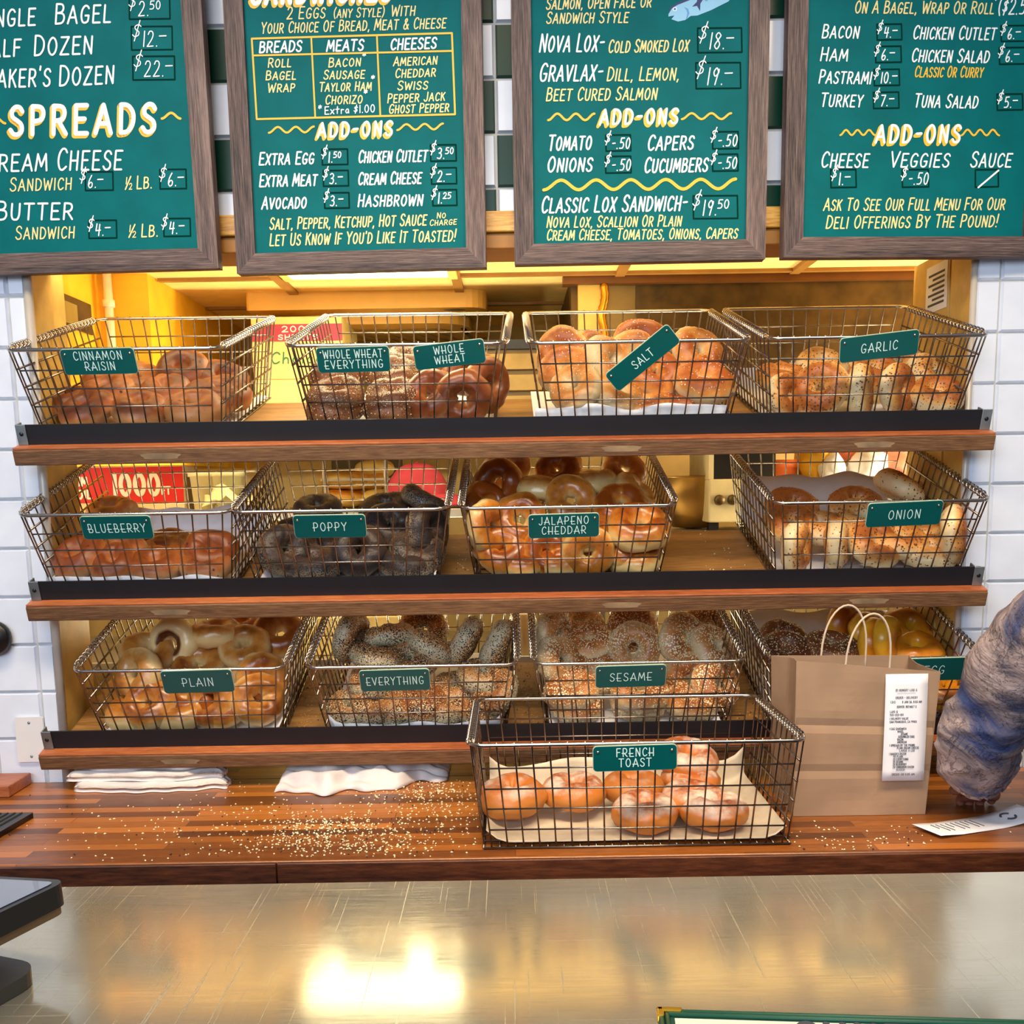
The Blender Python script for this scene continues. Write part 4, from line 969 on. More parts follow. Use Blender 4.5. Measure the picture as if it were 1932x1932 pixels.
# white work table on the far side, right half of the kitchen
t = thing('work_table', (.75, 2.8, 0), 'steel work table in the kitchen behind the JALAPENO CHEDDAR and ONION baskets', 'table')
child_of(box('table_top', (.22, 2.46, H-.16), (1.36, 3.1, H-.12), RK, bevel=.004), t)
for x in (.26, 1.32):
    for y in (2.5, 3.06): child_of(box('leg', (x-.02, y-.02, 0), (x+.02, y+.02, H-.16), RK), t)
# ceiling lamp
t = thing('ceiling_light', (-.30, 2.26, ZCEIL), 'bright rectangular ceiling light panel behind the menu boards', 'lamp')
em = bpy.data.materials.new('lamp_diffuser'); em.use_nodes = True
pb = em.node_tree.nodes['Principled BSDF']; pb.inputs['Base Color'].default_value = (1, .95, .75, 1)
pb.inputs['Emission Color'].default_value = (1, .90, .56, 1); pb.inputs['Emission Strength'].default_value = 9
child_of(box('diffuser', (-.48, 2.13, ZCEIL-.012), (-.13, 2.39, ZCEIL-.006), em), t)
m = MB(); m.box((-.50, 2.11, ZCEIL-.014), (-.48, 2.41, ZCEIL)); m.box((-.13, 2.11, ZCEIL-.014), (-.11, 2.41, ZCEIL)); m.box((-.48, 2.11, ZCEIL-.014), (-.13, 2.13, ZCEIL)); m.box((-.48, 2.39, ZCEIL-.014), (-.13, 2.41, ZCEIL))
child_of(m.build('frame', plain('lamp_frame', (240, 200, 110), .4), bevel=.002), t)
# ceiling air conditioner
acm = plain('air_conditioner_case', (226, 176, 84), .45, noise_amt=.03); acd = plain('air_conditioner_grille', (190, 158, 100), .5)
t = thing('ceiling_air_conditioner', (-.36, 2.86, ZCEIL), 'flat beige ceiling air conditioner with a rounded grille, above the WHOLE WHEAT basket', 'air conditioner')
z0 = H+.432
m = MB(); pts = [(-.64, 2.60)]+[(-.10+.05*math.sin(a), 2.65-.05*math.cos(a)) for a in [i*math.pi/10 for i in range(6)]]+[(-.05, 3.12), (-.58, 3.12)]
m.prism(pts, z0, ZCEIL); child_of(m.build('case', acm, bevel=.008), t)
m = MB(); m.prism(rounded(.46, .40, .10, 6, -.325, 2.87), z0-.026, z0); child_of(m.build('inner_panel', acm, bevel=.012), t)
m = MB()
m.prism(rounded(.33, .24, .05, 5, -.315, 2.88), z0-.0285, z0-.0255); child_of(m.build('grille', acd), t)
m = MB()
for i in range(9): m.tube([(-.47+.035*i, 2.78, z0-.030), (-.47+.035*i+.06, 2.98, z0-.030)], .0022, 5)
child_of(m.build('grille_slats', acm), t)
for a, b_ in (((-.555, 2.74), (-.525, 2.96)), ((-.115, 2.76), (-.10, 2.94))):
    m = MB(); m.tube([(*a, z0-.027), (*b_, z0-.027)], .006, 6); child_of(m.build('air_slot', M['black'], smooth=True), t)
m = MB(); m.T = Matrix.Translation((-.13, 2.635, z0-.001)) @ Matrix.Scale(1, 4); m.add([(.028*math.cos(q), .012*math.sin(q), 0) for q in [2*math.pi*i/20 for i in range(20)]], [list(range(20))]); child_of(m.build('badge', plain('ac_badge', (60, 66, 96), .4)), t)
# left: pipe, wall slot, containers, pan
m = MB(); m.tube([(-.875, 2.335, H+.06), (-.875, 2.335, ZCEIL)], .0095, 12); m.tube([(-.875, 2.335, H+.40), (-.875, 2.335, H+.415)], .013, 12)
o = m.build('vertical_pipe', plain('pipe_white', (240, 226, 196), .35), smooth=True); tag(o, 'white vertical pipe in front of the yellow kitchen bulkhead', 'pipe')
t = thing('wall_grille', (-.90, 2.16, H+.35), 'dark slot grille let into the yellow wall above the CINNAMON RAISIN basket', 'grille')
child_of(box('frame', (-.905, 2.06, H+.335), (-.900, 2.30, H+.40), M['dark_steel'], bevel=.002), t)
child_of(box('opening', (-.8999, 2.07, H+.342), (-.8985, 2.22, H+.385), plain('grille_glass', (150, 130, 70), .3)), t)
def carton(name, label, x0, x1, y0, y1, z0, z1, mat, cat='box'):
    t = thing(name, ((x0+x1)/2, (y0+y1)/2, z0), label, cat)
    q = box('carton_body', (x0, y0, z0), (x1, y1, z1), mat, bevel=.003); child_of(q, t)
    return t
UT = H+.1655; MT = H-.0545
pale = plain('pale_card', (246, 226, 150), .7); pink = plain('pink_band', (216, 66, 96), .6)
t = carton('paper_carton', 'pale carton with pink 2000 SHEETS band between the CINNAMON RAISIN and WHOLE WHEAT baskets', -.62, -.40, 2.56, 2.82, UT, H+.41, pale)
def face_text(t, text, x0, z0, x1, h, w, y, mat, name='lettering', slant=0.0, font=None, sp=.2):
    q = MB(); q.T = Matrix.Translation((0, y, 0)) @ Matrix.Rotation(math.radians(90), 4, 'X')
    lettering(q, text, (x0, z0), (x1, z0), h, w, 0, slant, 1, sp, font); return child_of(q.build(name, mat), t)
child_of(box('printed_band', (-.6205, 2.559, H+.352), (-.3995, 2.5602, H+.392), pink), t)
face_text(t, '2000', -.545, H+.374, -.47, .013, .0028, 2.5585, M['white']); face_text(t, 'SHEETS', -.555, H+.356, -.46, .011, .0026, 2.5585, M['white'])
face_text(t, 'Choice', -.575, H+.30, -.45, .026, .003, 2.5585, plain('logo_green', (30, 130, 90), .6, noise_amt=0), 'printed_logo', .1)
child_of(box('flap_line', (-.62, 2.559, H+.262), (-.40, 2.5602, H+.2635), plain('card_line', (190, 160, 80), .7)), t)
cup = plain('beige_tub', (226, 196, 150), .55)
for i in range(5):
    m = MB(); z = UT+.001+.020*i; c = (-.83, 2.66, z)
    m.lathe([(.060, 0), (.088, .040), (.094, .040), (.094, .044), (.085, .043), (.058, .004), (0, .004)], 28, c)
    o = m.build('takeout_bowl', cup, smooth=True)
    tag(o, 'beige takeout bowl, %s of the stack behind the CINNAMON RAISIN basket' % ('bottom', 'second from bottom', 'middle', 'second from top', 'topmost')[i], 'bowl', 'stacked takeout bowls')
m = MB(); m.lathe([(.10, 0), (.125, .075), (.13, .075), (.13, .081), (.12, .081), (.096, .004), (0, .004)], 32, (-1.08, 2.63, UT+.001))
tag(m.build('steel_bowl', plain('bowl_warm_steel', (190, 150, 84), .35, .8), smooth=True), 'wide metal bowl on the rack behind the CINNAMON RAISIN plate', 'bowl')
box_w = plain('white_box', (252, 248, 236), .6)
m = MB(); T_ = Matrix.Translation((-.235, 2.72, UT+.0005)) @ Matrix.Rotation(.12, 4, 'Z'); m.T = T_
m.add([(-.12,-.10,0),(.12,-.10,0),(.12,.10,0),(-.12,.10,0),(-.12,-.10,.125),(.12,-.10,.150),(.12,.10,.165),(-.12,.10,.14)], [(0,3,2,1),(4,5,6,7),(0,1,5,4),(1,2,6,5),(2,3,7,6),(3,0,4,7)])
tag(m.build('paper_sack', box_w, bevel=.008), 'bright white paper package behind the two WHOLE WHEAT plates', 'package')
# drawer cabinet between the second and third basket
t = thing('drawer_cabinet', (.03, 2.56, UT), 'khaki cabinet with dark top and drawers behind the gap beside the SALT basket', 'cabinet')
kh = plain('khaki_drawer', (176, 146, 84), .5, noise_amt=.1)
child_of(box('cabinet_body', (-.13, 2.56, UT+.0005), (.11, 2.90, H+.345), plain('cabinet_olive', (112, 92, 50), .5)), t)
child_of(box('top_strip', (-.132, 2.553, H+.325), (.112, 2.90, H+.347), M['black']), t)
for z in (.295, .245, .195): child_of(box('drawer', (-.125, 2.552, H+z-.019), (.105, 2.56, H+z+.019), kh, bevel=.002), t)
# foil box and tubs on the middle tier
t = thing('foil_box', (-1.05, 2.72, MT), 'red and cream aluminum foil box marked 1000 FT behind the BLUEBERRY basket', 'box')
xa, xb = px_x(140, 905, 2.6), px_x(345, 905, 2.6)
child_of(box('carton_body', (xa, 2.60, MT), (xb, 2.70, H+.088), plain('foil_box_cream', (250, 226, 190), .6), bevel=.002), t)
child_of(box('red_panel', (xa-.0005, 2.5985, H-.030), (xb+.0005, 2.6002, H+.058), plain('foil_box_red', (206, 24, 34), .5, noise_amt=.03)), t)
wd = xb-xa
face_text(t, '1000', xa+wd*.36, H-.010, xa+wd*.78, .050, .011, 2.598, M['white']); face_text(t, 'FT', xa+wd*.80, H-.010, xa+wd*.88, .018, .004, 2.598, M['white'])
face_text(t, 'UM', xa+wd*.015, H+.014, xa+wd*.12, .020, .005, 2.598, M['white']); face_text(t, 'FOIL', xa-.01, H-.018, xa+wd*.15, .020, .005, 2.598, M['white'])
for i, px in enumerate((392, 425)):
    x = px_x(px, 900, 2.62)
    m = MB(); m.lathe([(.036, 0), (.044, .085), (.049, .085), (.049, .095), (.040, .093), (.033, .004), (0, .004)], 24, (x, 2.62, MT+.001))
    tag(m.build('plastic_tub', plain('cream_tub', (250, 240, 190), .4), smooth=True), ('cream plastic tub next to the red foil box', 'cream plastic tub farther from the red foil box')[i], 'tub', 'cream tubs on the rack')
m = MB()
rng = random.Random(4)
def fsheet(u, v): return (px_x(385, 930, 2.56)+.12*u, 2.535+.05*v, MT+.012+.055*abs(math.sin(3.1*u+v))*(.5+noise.noise(Vector((u*4, v*4, 1)))))
m.grid(fsheet, 14, 10); tag(m.build('crumpled_bag', plain('crumpled_plastic', (252, 246, 200), .3), smooth=True, solid=.001), 'crumpled pale plastic bag in front of the cream tubs', 'bag')
# bread in a case, and a cap
t = thing('glass_case', (-.6, 2.8, MT), 'steel framed case with bread rolls behind the POPPY basket', 'display case')
gx0, gx1 = px_x(612, 900, 2.66), px_x(728, 900, 2.66)
for x in (gx0, gx1):
    m = MB(); m.tube([(x, 2.66, MT), (x, 2.66, H+.12)], .006, 8); child_of(m.build('post', RK, smooth=True), t)
child_of(box('back_panel', (gx0-.02, 2.89, MT), (gx1+.02, 2.90, H+.12), plain('case_back_olive', (120, 110, 80), .6)), t)
child_of(box('shelf', (gx0-.01, 2.66, H+.016), (gx1+.01, 2.89, H+.022), plain('case_shelf', (190, 186, 176), .4)), t)
rollm = bagel_mat('bread_roll_crust', (190, 116, 30), (232, 166, 60), (250, 214, 120), rough=.4)
def roll_mesh(sd):
    m = MB(); off = Vector((sd*3.1, 1, 2)); nu, nv = 18, 12; vs = []
    for i in range(nv+1):
        th = math.pi*i/nv
        for j in range(nu):
            ph = 2*math.pi*j/nu; p = Vector((.052*math.sin(th)*math.cos(ph), .030*math.sin(th)*math.sin(ph), .024*math.cos(th)))
            vs.append(p*(1+.10*noise.noise(p*30+off)))
    m.add(vs, [(i*nu+j, (i+1)*nu+j, (i+1)*nu+(j+1)%nu, i*nu+(j+1)%nu) for i in range(nv) for j in range(nu)])
    o = m.build('roll_source', rollm, smooth=True); me = o.data; bpy.data.objects.remove(o); return me
rm = [roll_mesh(0), roll_mesh(1), roll_mesh(2)]
spots = [(632, 948, 0), (655, 950, .3), (690, 946, -.2), (640, 925, .2), (668, 928, .5), (700, 926, -.3), (715, 940, .8), (628, 932, 1.2)]
for i, (px, py, rz) in enumerate(spots):
    o = bpy.data.objects.new('bread_roll', rm[i%3]); col.objects.link(o); p = at_Y(px, py, 2.70+.02*(i%3)); lo = MT+.026+(.046 if py < 935 else 0)
    o.matrix_world = Matrix.Translation((p.x, p.y, lo)) @ Matrix.Rotation(rz, 4, 'Z')
    tag(o, 'golden bread roll, number %s from the post, in the %s layer of the glass case' % (ORD[i], 'upper' if py < 935 else 'lower'), 'bread roll', 'bread rolls in the case')
    o['label'] = 'golden bread roll, %s from left in the %s layer of the case behind POPPY' % (['second','third','fourth','second','third','fourth','fifth','first'][i], 'upper' if py < 935 else 'lower')
for i, (px, py) in enumerate(((705, 884), (722, 888))):
    o = bpy.data.objects.new('bread_roll', rm[i]); col.objects.link(o); p = at_Y(px, py, 2.74+.06*i)
    o.matrix_world = Matrix.Translation((p.x, p.y, H+.022+.026)) @ Matrix.Rotation(.5+i, 4, 'Z')
    tag(o, ('golden bread roll on the case shelf, in front of another', 'golden bread roll on the case shelf, behind another')[i], 'bread roll', 'bread rolls in the case')
capm = plain('maroon_cap_cloth', (176, 50, 66), .85, noise_amt=.08)
cx = px_x(795, 950, 2.58); t = thing('baseball_cap', (cx, 2.58, MT), 'faded maroon baseball cap behind the POPPY basket', 'cap')
def crown(u, v):
    a = 2*math.pi*u; q = v*math.pi/2; r = .078*math.cos(q)**.75 if v < 1 else 0
    return (cx-.01+r*math.cos(a)*1.05, 2.60+r*math.sin(a), MT+.002+.108*math.sin(q))
m = MB(); m.grid(crown, 32, 12); child_of(m.build('crown', capm, smooth=True, solid=.002), t)
def brim(u, v):
    a = -1.15+2.3*u; r0 = .080; r = r0+.075*v*math.cos(a*.8)
    return (cx-.01+r*math.cos(a)*1.02, 2.60+r*.92*math.sin(a), MT+.034-.020*v-.010*abs(math.sin(a))*v)
m = MB(); m.grid(brim, 16, 6); child_of(m.build('brim', capm, smooth=True, solid=.003), t)
m = MB(); m.lathe([(.006, -.003), (.005, .002), (0, .004)], 10, (cx-.01, 2.60, MT+.111)); child_of(m.build('button', capm, smooth=True), t)
# right: hood with hose, mixing bowl, machine, tray
t = thing('exhaust_hood', (.55, 2.45, ZCEIL), 'dark brown steel exhaust hood hanging over the kitchen behind the SALT and GARLIC baskets', 'hood')
hd = plain('hood_brown', (84, 62, 26), .45, .5, noise_amt=.25)
child_of(box('front_panel', (.30, 2.46, H+.14), (.96, 2.48, ZCEIL), hd), t)
child_of(box('side_panel', (.15, 2.47, H+.14), (.17, 3.19, ZCEIL), hd), t)
child_of(box('top_rail', (.13, 2.44, ZCEIL-.022), (.98, 2.48, ZCEIL-.001), plain('hood_rail', (110, 66, 24), .4, .4)), t)
child_of(box('corner_post', (.165, 2.455, H+.14), (.225, 2.50, ZCEIL-.02), plain('hood_post', (206, 176, 96), .4, .5)), t)
child_of(box('inner_panel', (.225, 2.47, H+.14), (.30, 2.49, ZCEIL-.02), plain('hood_khaki', (140, 116, 66), .45, .4)), t)
m = MB(); hx = px_x(1138, 570, 2.45); pts = [(hx+.004*math.sin(i*.5), 2.445, ZCEIL-.022-i*.0075) for i in range(40)]
m.tube(pts, [.0105 if i % 2 else .0085 for i in range(40)], 10); tag(m.build('flexible_hose', plain('hose_brass', (196, 138, 40), .3, .9), smooth=True), 'ribbed brass coloured gas hose hanging behind the SALT basket', 'hose')
TT = H-.1195
cx, cz = px_x(1318, 905, 2.60), H+.005
m = MB(); m.T = Matrix.Translation((cx, 2.66, H-.035)) @ Matrix.Rotation(math.radians(0), 4, 'X')
prof = [(.02, -.084), (.055, -.080), (.085, -.045), (.098, 0), (.103, .045), (.108, .048), (.103, .050), (.094, .0), (.080, -.045), (.05, -.075), (0, -.078)]
m.lathe(prof, 36); t = m.build('mixing_bowl', plain('bowl_brass_steel', (176, 140, 80), .28, .9), smooth=True); tag(t, 'round metal mixing bowl behind the gap beside the JALAPENO CHEDDAR basket', 'bowl')
mc = plain('machine_cream', (216, 204, 160), .4, noise_amt=.06)
xa, xb = px_x(1338, 950, 2.50), px_x(1418, 950, 2.50)
t = thing('dough_machine', ((xa+xb)/2, 2.6, TT), 'cream machine with dark window and knobs behind the gap before the ONION basket', 'machine')
child_of(box('body', (xa, 2.505, TT+.02), (xb+.06, 2.78, H+.005), mc, bevel=.004), t)
child_of(box('upper_frame', (xa, 2.51, H+.005), (xa+.012, 2.78, H+.085), mc), t); child_of(box('dark_window', (xa+.012, 2.515, H+.005), (xb+.06, 2.77, H+.075), M['black']), t)
child_of(box('top_tray', (xa-.03, 2.49, H+.075), (xb+.06, 2.78, H+.085), RK, bevel=.002), t)
for i in range(3):
    m = MB(); m.T = Matrix.Translation((xa+.025+.032*i, 2.503, H-.045)) @ Matrix.Rotation(math.radians(90), 4, 'X'); m.lathe([(.013, 0), (.011, .014), (0, .014)], 16); child_of(m.build('knob', M['dark_steel'], smooth=True), t)
for x in (xa+.02, xb): child_of(box('foot', (x-.012, 2.54, TT), (x+.012, 2.57, TT+.021), M['black']), t)
# sheet tray of wrapped food behind the onion basket
xa, xb = px_x(1475, 905, 2.56), px_x(1720, 905, 2.56)
t = thing('tray_stand', ((xa+xb)/2, 2.62, TT), 'cream metal stand holding a food tray behind the ONION basket', 'stand')
child_of(box('stand_body', (xa+.04, 2.56, TT), (xb+.10, 2.86, H-.035), plain('stand_cream', (226, 214, 174), .4), bevel=.012), t)
child_of(box('stand_leg', (xa+.02, 2.57, TT), (xa+.04, 2.84, H-.04), M['dark_steel']), t)
t2 = thing('sheet_tray', ((xa+xb)/2, 2.62, H-.034), 'shallow steel tray on the cream stand behind the ONION basket', 'tray')
m = MB(); m.box((xa, 2.54, H-.034), (xb+.12, 2.86, H-.030)); m.box((xa, 2.535, H-.034), (xb+.12, 2.545, H-.012)); m.box((xa-.005, 2.535, H-.034), (xa+.005, 2.86, H-.012))
child_of(m.build('tray_body', RK, bevel=.001), t2)
def lump(name, px, Y, w, h, mat, label, cat, sd):
    x = px_x(px, 890, Y); m = MB(); off = Vector((sd, sd*2.3, 1)); nu, nv = 20, 12; vs = []
    for i in range(nv+1):
        th = math.pi*i/nv
        for j in range(nu):
            p = Vector((math.sin(th)*math.cos(2*math.pi*j/nu), math.sin(th)*math.sin(2*math.pi*j/nu), math.cos(th)))
            vs.append(Vector((p.x*w, p.y*.07, p.z*h))*(1+.35*noise.noise(p*2.2+off)))
    zz = min(v.z for v in vs); m.add([v+Vector((x, Y, H-.0295-zz)) for v in vs], [(i*nu+j, (i+1)*nu+j, (i+1)*nu+(j+1)%nu, i*nu+(j+1)%nu) for i in range(nv) for j in range(nu)])
    tag(m.build(name, mat, smooth=True), label, cat)
lump('yellow_package', 1535, 2.62, .045, .062, plain('yellow_wrap', (250, 190, 40), .4), 'yellow wrapped package at the near end of the food tray', 'package', 1)
lump('sliced_meat', 1590, 2.66, .055, .055, plain('pink_meat', (226, 120, 96), .5, noise_amt=.25), 'pink sliced meat between white papers on the food tray', 'meat', 2)
lump('paper_wrap', 1562, 2.585, .035, .045, M['paper'], 'white paper wrap beside the yellow package on the tray', 'paper', 3)
lump('paper_wrap', 1632, 2.60, .045, .050, M['paper'], 'white paper wrap between two piles of pink meat', 'paper', 4)
lump('sliced_meat', 1680, 2.66, .060, .060, plain('pink_meat', (226, 120, 96), .5, noise_amt=.25), 'pink sliced meat at the far end of the food tray', 'meat', 5)
# low shelf things seen above the sesame and egg baskets
LT = H-.4195
m = MB(); m.lathe([(.04, 0), (.046, .15), (.05, .15), (.05, .17), (0, .17)], 20, (px_x(1485, 1170, 2.52), 2.62, TT-.08 if False else TT)); tag(m.build('orange_jar', plain('orange_jar', (226, 108, 48), .5), smooth=True), 'orange jar behind the EGG basket', 'jar')
x = px_x(992, 1190, 2.5)
t = thing('squeeze_bottle', (x, 2.54, LT), 'beige bottle with a teal top behind the gap beside the SESAME basket', 'bottle')
m = MB(); m.lathe([(.028, 0), (.030, .20), (.014, .235), (.014, .25), (0, .25)], 20, (x, 2.54, LT)); child_of(m.build('bottle_body', plain('beige_bottle', (216, 196, 150), .4), smooth=True), t)
m = MB(); m.lathe([(.016, .25), (.016, .285), (.006, .32), (0, .32)], 16, (x, 2.54, LT)); child_of(m.build('bottle_top', plain('teal_cap', (20, 150, 150), .4), smooth=True), t)
t = thing('paper_bundle', (-.35, 2.7, LT), 'cream paper bundle on the low rack tier behind the EVERYTHING basket', 'paper')
for i in range(4): child_of(box('sheet_pack', (-.62+.005*i, 2.55, LT+.0005+.05*i), (-.18-.004*i, 2.85, LT+.048+.05*i), plain('cream_sheet', (246, 226, 160), .7), bevel=.004), t)
t = thing('equipment_label', (.82, 2.1, H+.38), 'white printed notice on the jamb beside the GARLIC basket', 'notice')
y0, y1 = 2.04, 2.14; xj = XR-.0045
child_of(box('sheet', (xj-.001, y0, H+.325), (xj, y1, H+.415), M['paper']), t)
for i in range(7): child_of(box('print_line', (xj-.0014, y0+.012, H+.337+.0095*i), (xj-.001, y1-.012-.02*(i%2), H+.3415+.0095*i), M['ink']), t)

# ------------------------------------------------------------------ on the wall and the wooden counter
c = at_Y(60, 1394, WY-.007)
t = thing('blank_wall_plate', c, 'blank white wall plate with two screws on the white tiles', 'wall plate')
m = MB(); m.T = Matrix.Translation((c.x, WY-.0075, c.z)) @ Matrix.Rotation(math.radians(90), 4, 'X'); m.prism(rounded(.054, .088, .003), 0, .006); child_of(m.build('plate', plain('switch_white', (228, 226, 226), .35, noise_amt=.01), bevel=.0015), t)
for s in (-1, 1):
    m = MB(); m.T = Matrix.Translation((c.x, WY-.0135, c.z+s*.033)) @ Matrix.Rotation(math.radians(90), 4, 'X'); m.lathe([(.0028, 0), (.0024, .0009), (0, .0013)], 12); child_of(m.build('screw', M['zinc'], smooth=True), t)
towel = NT('white_towel'); v_ = towel.coords(); f_ = towel.noise(v_, 60, 4); towel.color(towel.ramp(towel.noise(v_, 10, 3), [(.3, srgb(206, 198, 200)), (.7, srgb(240, 232, 230))])); towel.base(Roughness=.95); towel.bump(f_, .5, .002)
def towel_layer(x0, x1, y0, y1, z, th, sd, parent, name='towel_layer'):
    m = MB(); N = 40
    def top(u, v):
        x = x0+(x1-x0)*u; y = y0+(y1-y0)*v
        n = noise.noise(Vector((u*4, v*3, sd))); e = min(u, 1-u, v, 1-v); r = min(1, e/.06)
        return (x+.008*noise.noise(Vector((v*5, sd, 0))), y+.018*noise.noise(Vector((u*6, sd, 1)))*(1 if v < .2 else .3)-.014*math.sin(math.pi*u)*(1-v), z+th*.5+(th*.5+.005*n)*math.sqrt(max(0, 1-(1-r)**2)))
    def bot(u, v):
        p = top(u, v); return (p[0], p[1], z+max(.0005, .25*(p[2]-z-th*.5)*0))
    m.grid(top, N, 16); b0 = len(m.v); m.grid(lambda u, v: bot(u, 1-v), N, 16)
    # sides
    ring = [(i, 0) for i in range(N+1)]+[(N, j) for j in range(1, 17)]+[(i, 16) for i in range(N-1, -1, -1)]+[(0, j) for j in range(15, 0, -1)]
    f = []
    for (i, j), (k_, l) in zip(ring, ring[1:]+ring[:1]): f.append((i*17+j, k_*17+l, b0+k_*17+16-l, b0+i*17+16-j))
    m.f += f; m.mi += [0]*len(f)
    return child_of(m.build(name, towel.m, smooth=True), parent)
p0, p1 = at_Z(150, 1494, ZC), at_Z(425, 1488, ZC)
for i in range(3):
    t = thing('folded_towel', (-.72, 1.86, ZC+.0005+.017*i), 'folded white towel, %s of the stack under the PLAIN basket shelf' % ('bottom', 'middle', 'top')[i], 'towel', 'white towels on the counter')
    towel_layer(at_Z(118+14*(2-i), 1490, ZC).x, at_Z(424-8*i, 1490, ZC).x, p0.y+.010*i, 1.90, ZC+.0006+.018*i, .0175, 3.3*i, t)
t = thing('crumpled_towel', at_Z(680, 1485, ZC), 'crumpled white towel with a wavy edge under the EVERYTHING basket shelf', 'towel', 'white towels on the counter')
xa, xb = at_Z(522, 1490, ZC).x, at_Z(845, 1470, ZC).x; yf = at_Z(640, 1497, ZC).y
def heap(u, v):
    x = xa+(xb-xa)*u; w = math.sin(math.pi*min(1, max(0, .04+u*.92)))**.6
    wavy = .014*math.sin(17*u)+.009*math.sin(31*u+1)
    y = yf+wavy*(1-v)+v*.21+.085*max(0, u-.45)**1.3*(1-v)*2
    r = max(0, min(1, u/.05, (1-u)/.12, v/.16, (1-v)/.10))
    ridge = .009*math.sin(34*v+5*u+1.5*math.sin(9*u))*min(1, v*6)
    z = ZC+.0015+r**.5*(.012+.030*min(1, v*2.2)*w*(1.15-.5*u)+.014*noise.noise(Vector((u*9, v*5, 5)))+ridge)
    return (x, y, max(ZC+.001, z))
m = MB(); m.grid(heap, 90, 40); child_of(m.build('towel_cloth', towel.m, smooth=True, solid=.002), t)
# spilled seeds
def scatter(name, label, blobs, n, zf, size, mats, seed, cat='seeds'):
    rng = random.Random(seed); m = MB(); k_ = 0; tries = 0
    while k_ < n and tries < n*8:
        tries += 1; bx, by, sx, sy = rng.choice(blobs); px, py = rng.gauss(bx, sx), rng.gauss(by, sy)
        p = zf(px, py)
        if p is None: continue
        a = rng.random()*6.28; s = size*rng.uniform(.7, 1.2); e1 = Vector((math.cos(a), math.sin(a), 0))*s; e2 = Vector((-math.sin(a), math.cos(a), 0))*s*.65; u_ = Vector((0, 0, s*.7))
        c = p+u_*.9
        m.add([c+e1, c+e2, c-e1, c-e2, c+u_, c-u_], [(0,1,4),(1,2,4),(2,3,4),(3,0,4),(1,0,5),(2,1,5),(3,2,5),(0,3,5)], 0 if rng.random() < .9 else 1); k_ += 1
    tag(m.build(name, mats), label, cat, None, 'stuff')
def on_counter(px, py):
    p = at_Z(px, py, ZC)
    return p if 1.485 < p.y < 1.915 and abs(p.x) < 1.5 and not (-.06 < p.x < .43 and p.y > 1.49) else None
scatter('spilled_seeds', 'white sesame seeds spilled over the wooden counter', [(640,1555,60,10),(610,1575,70,18),(560,1590,60,16),(700,1590,60,16),(800,1490,60,12),(820,1510,60,18),(840,1540,50,30),(600,1540,150,30),(750,1570,90,30),(480,1550,130,35),(650,1600,150,10),(300,1560,180,40),(1600,1590,140,20)], 1500, on_counter, .0022, [S_WHITE, S_BLACK], 2)
for i, (key, d0, rng_x) in enumerate((('lowest', DROPS[2], ((548, 630), (958, 1040), (1380, 1470))), ('middle', DROPS[1], ((1270, 1440), (845, 900))))):
    so = Vector((0, SF, H-d0))
    def zf(px, py, so=so):
        p = on_plane(px, py, so, EN); d = (p-so).dot(ED)
        return p if .042 < d < .355 else None
    bl = [((a+b_)/2, (1320 if i == 0 else 1040), (b_-a)/5, 40) for a, b_ in rng_x]
    scatter('seed_crumbs', ('seeds and crumbs fallen between the baskets on the lowest shelf', 'few crumbs fallen on the bare middle shelf')[i], bl, (420, 40)[i], zf, .0021, [S_WHITE if i else S_TAN, S_BLACK], 7+i, 'crumbs')

# paper bag with receipt
bz = ZC+.0006
fl, fr = at_Z(1497, 1540, bz), at_Z(1745, 1536, bz)
ang = math.atan2(fr.y-fl.y, fr.x-fl.x)
w = (fr-fl).length
Hb = (on_plane(1515, 1256, fl, Vector((0, -1, 0)))-fl).z
t = thing('paper_bag', fl, 'brown kraft paper bag with twisted handles and a stapled receipt, standing on the counter', 'bag', None, Matrix.Rotation(ang, 3, 'Z'))
dp = .145
wt = w+.012
# receipt's corners in the picture tell how the bag's front leans
outer_b = [(0, 0), (w, 0), (w, dp), (0, dp)]; outer_t = [(-.002, -.004), (wt-.002, -.012), (wt+.004, dp-.01), (-.010, dp-.02)]
tops = (1.035, .955, .965, .985)
m = MB()
def side(a, b_, nseg=10, fold=0.0, up=1.0):
    def fn(u, v):
        q0 = (outer_b[a][0]+(outer_b[b_][0]-outer_b[a][0])*u, outer_b[a][1]+(outer_b[b_][1]-outer_b[a][1])*u)
        q1 = (outer_t[a][0]+(outer_t[b_][0]-outer_t[a][0])*u, outer_t[a][1]+(outer_t[b_][1]-outer_t[a][1])*u)
        x = q0[0]+(q1[0]-q0[0])*v; y = q0[1]+(q1[1]-q0[1])*v
        mid = math.sin(math.pi*u)
        cx_, cy_ = w/2-x, dp/2-y; L = math.hypot(cx_, cy_)
        ins = fold*mid*(.2+.8*v)
        cr = .004*math.exp(-((v-.61)/.03)**2)*(1 if a == 0 else 0)+.003*math.exp(-((v-.30)/.03)**2)*(1 if a == 0 else 0)
        nz = .0025*noise.noise(Vector((u*4+a, v*5, 2)))*mid
        return (x+cx_/L*(ins+nz), y+cy_/L*(ins+nz)+cr, v*Hb*(1+v*(tops[a]+(tops[b_]-tops[a])*u-1)))
    m.grid(fn, 14, 20)
side(0, 1); side(1, 2, fold=.012); side(2, 3, up=1.035); side(3, 0, fold=.014)
m.add([(0, 0, .001), (w, 0, .001), (w, dp, .001), (0, dp, .001)], [(0, 1, 2, 3)])
m.build('bag_body', M['kraft'], t, smooth=False, solid=.0012)
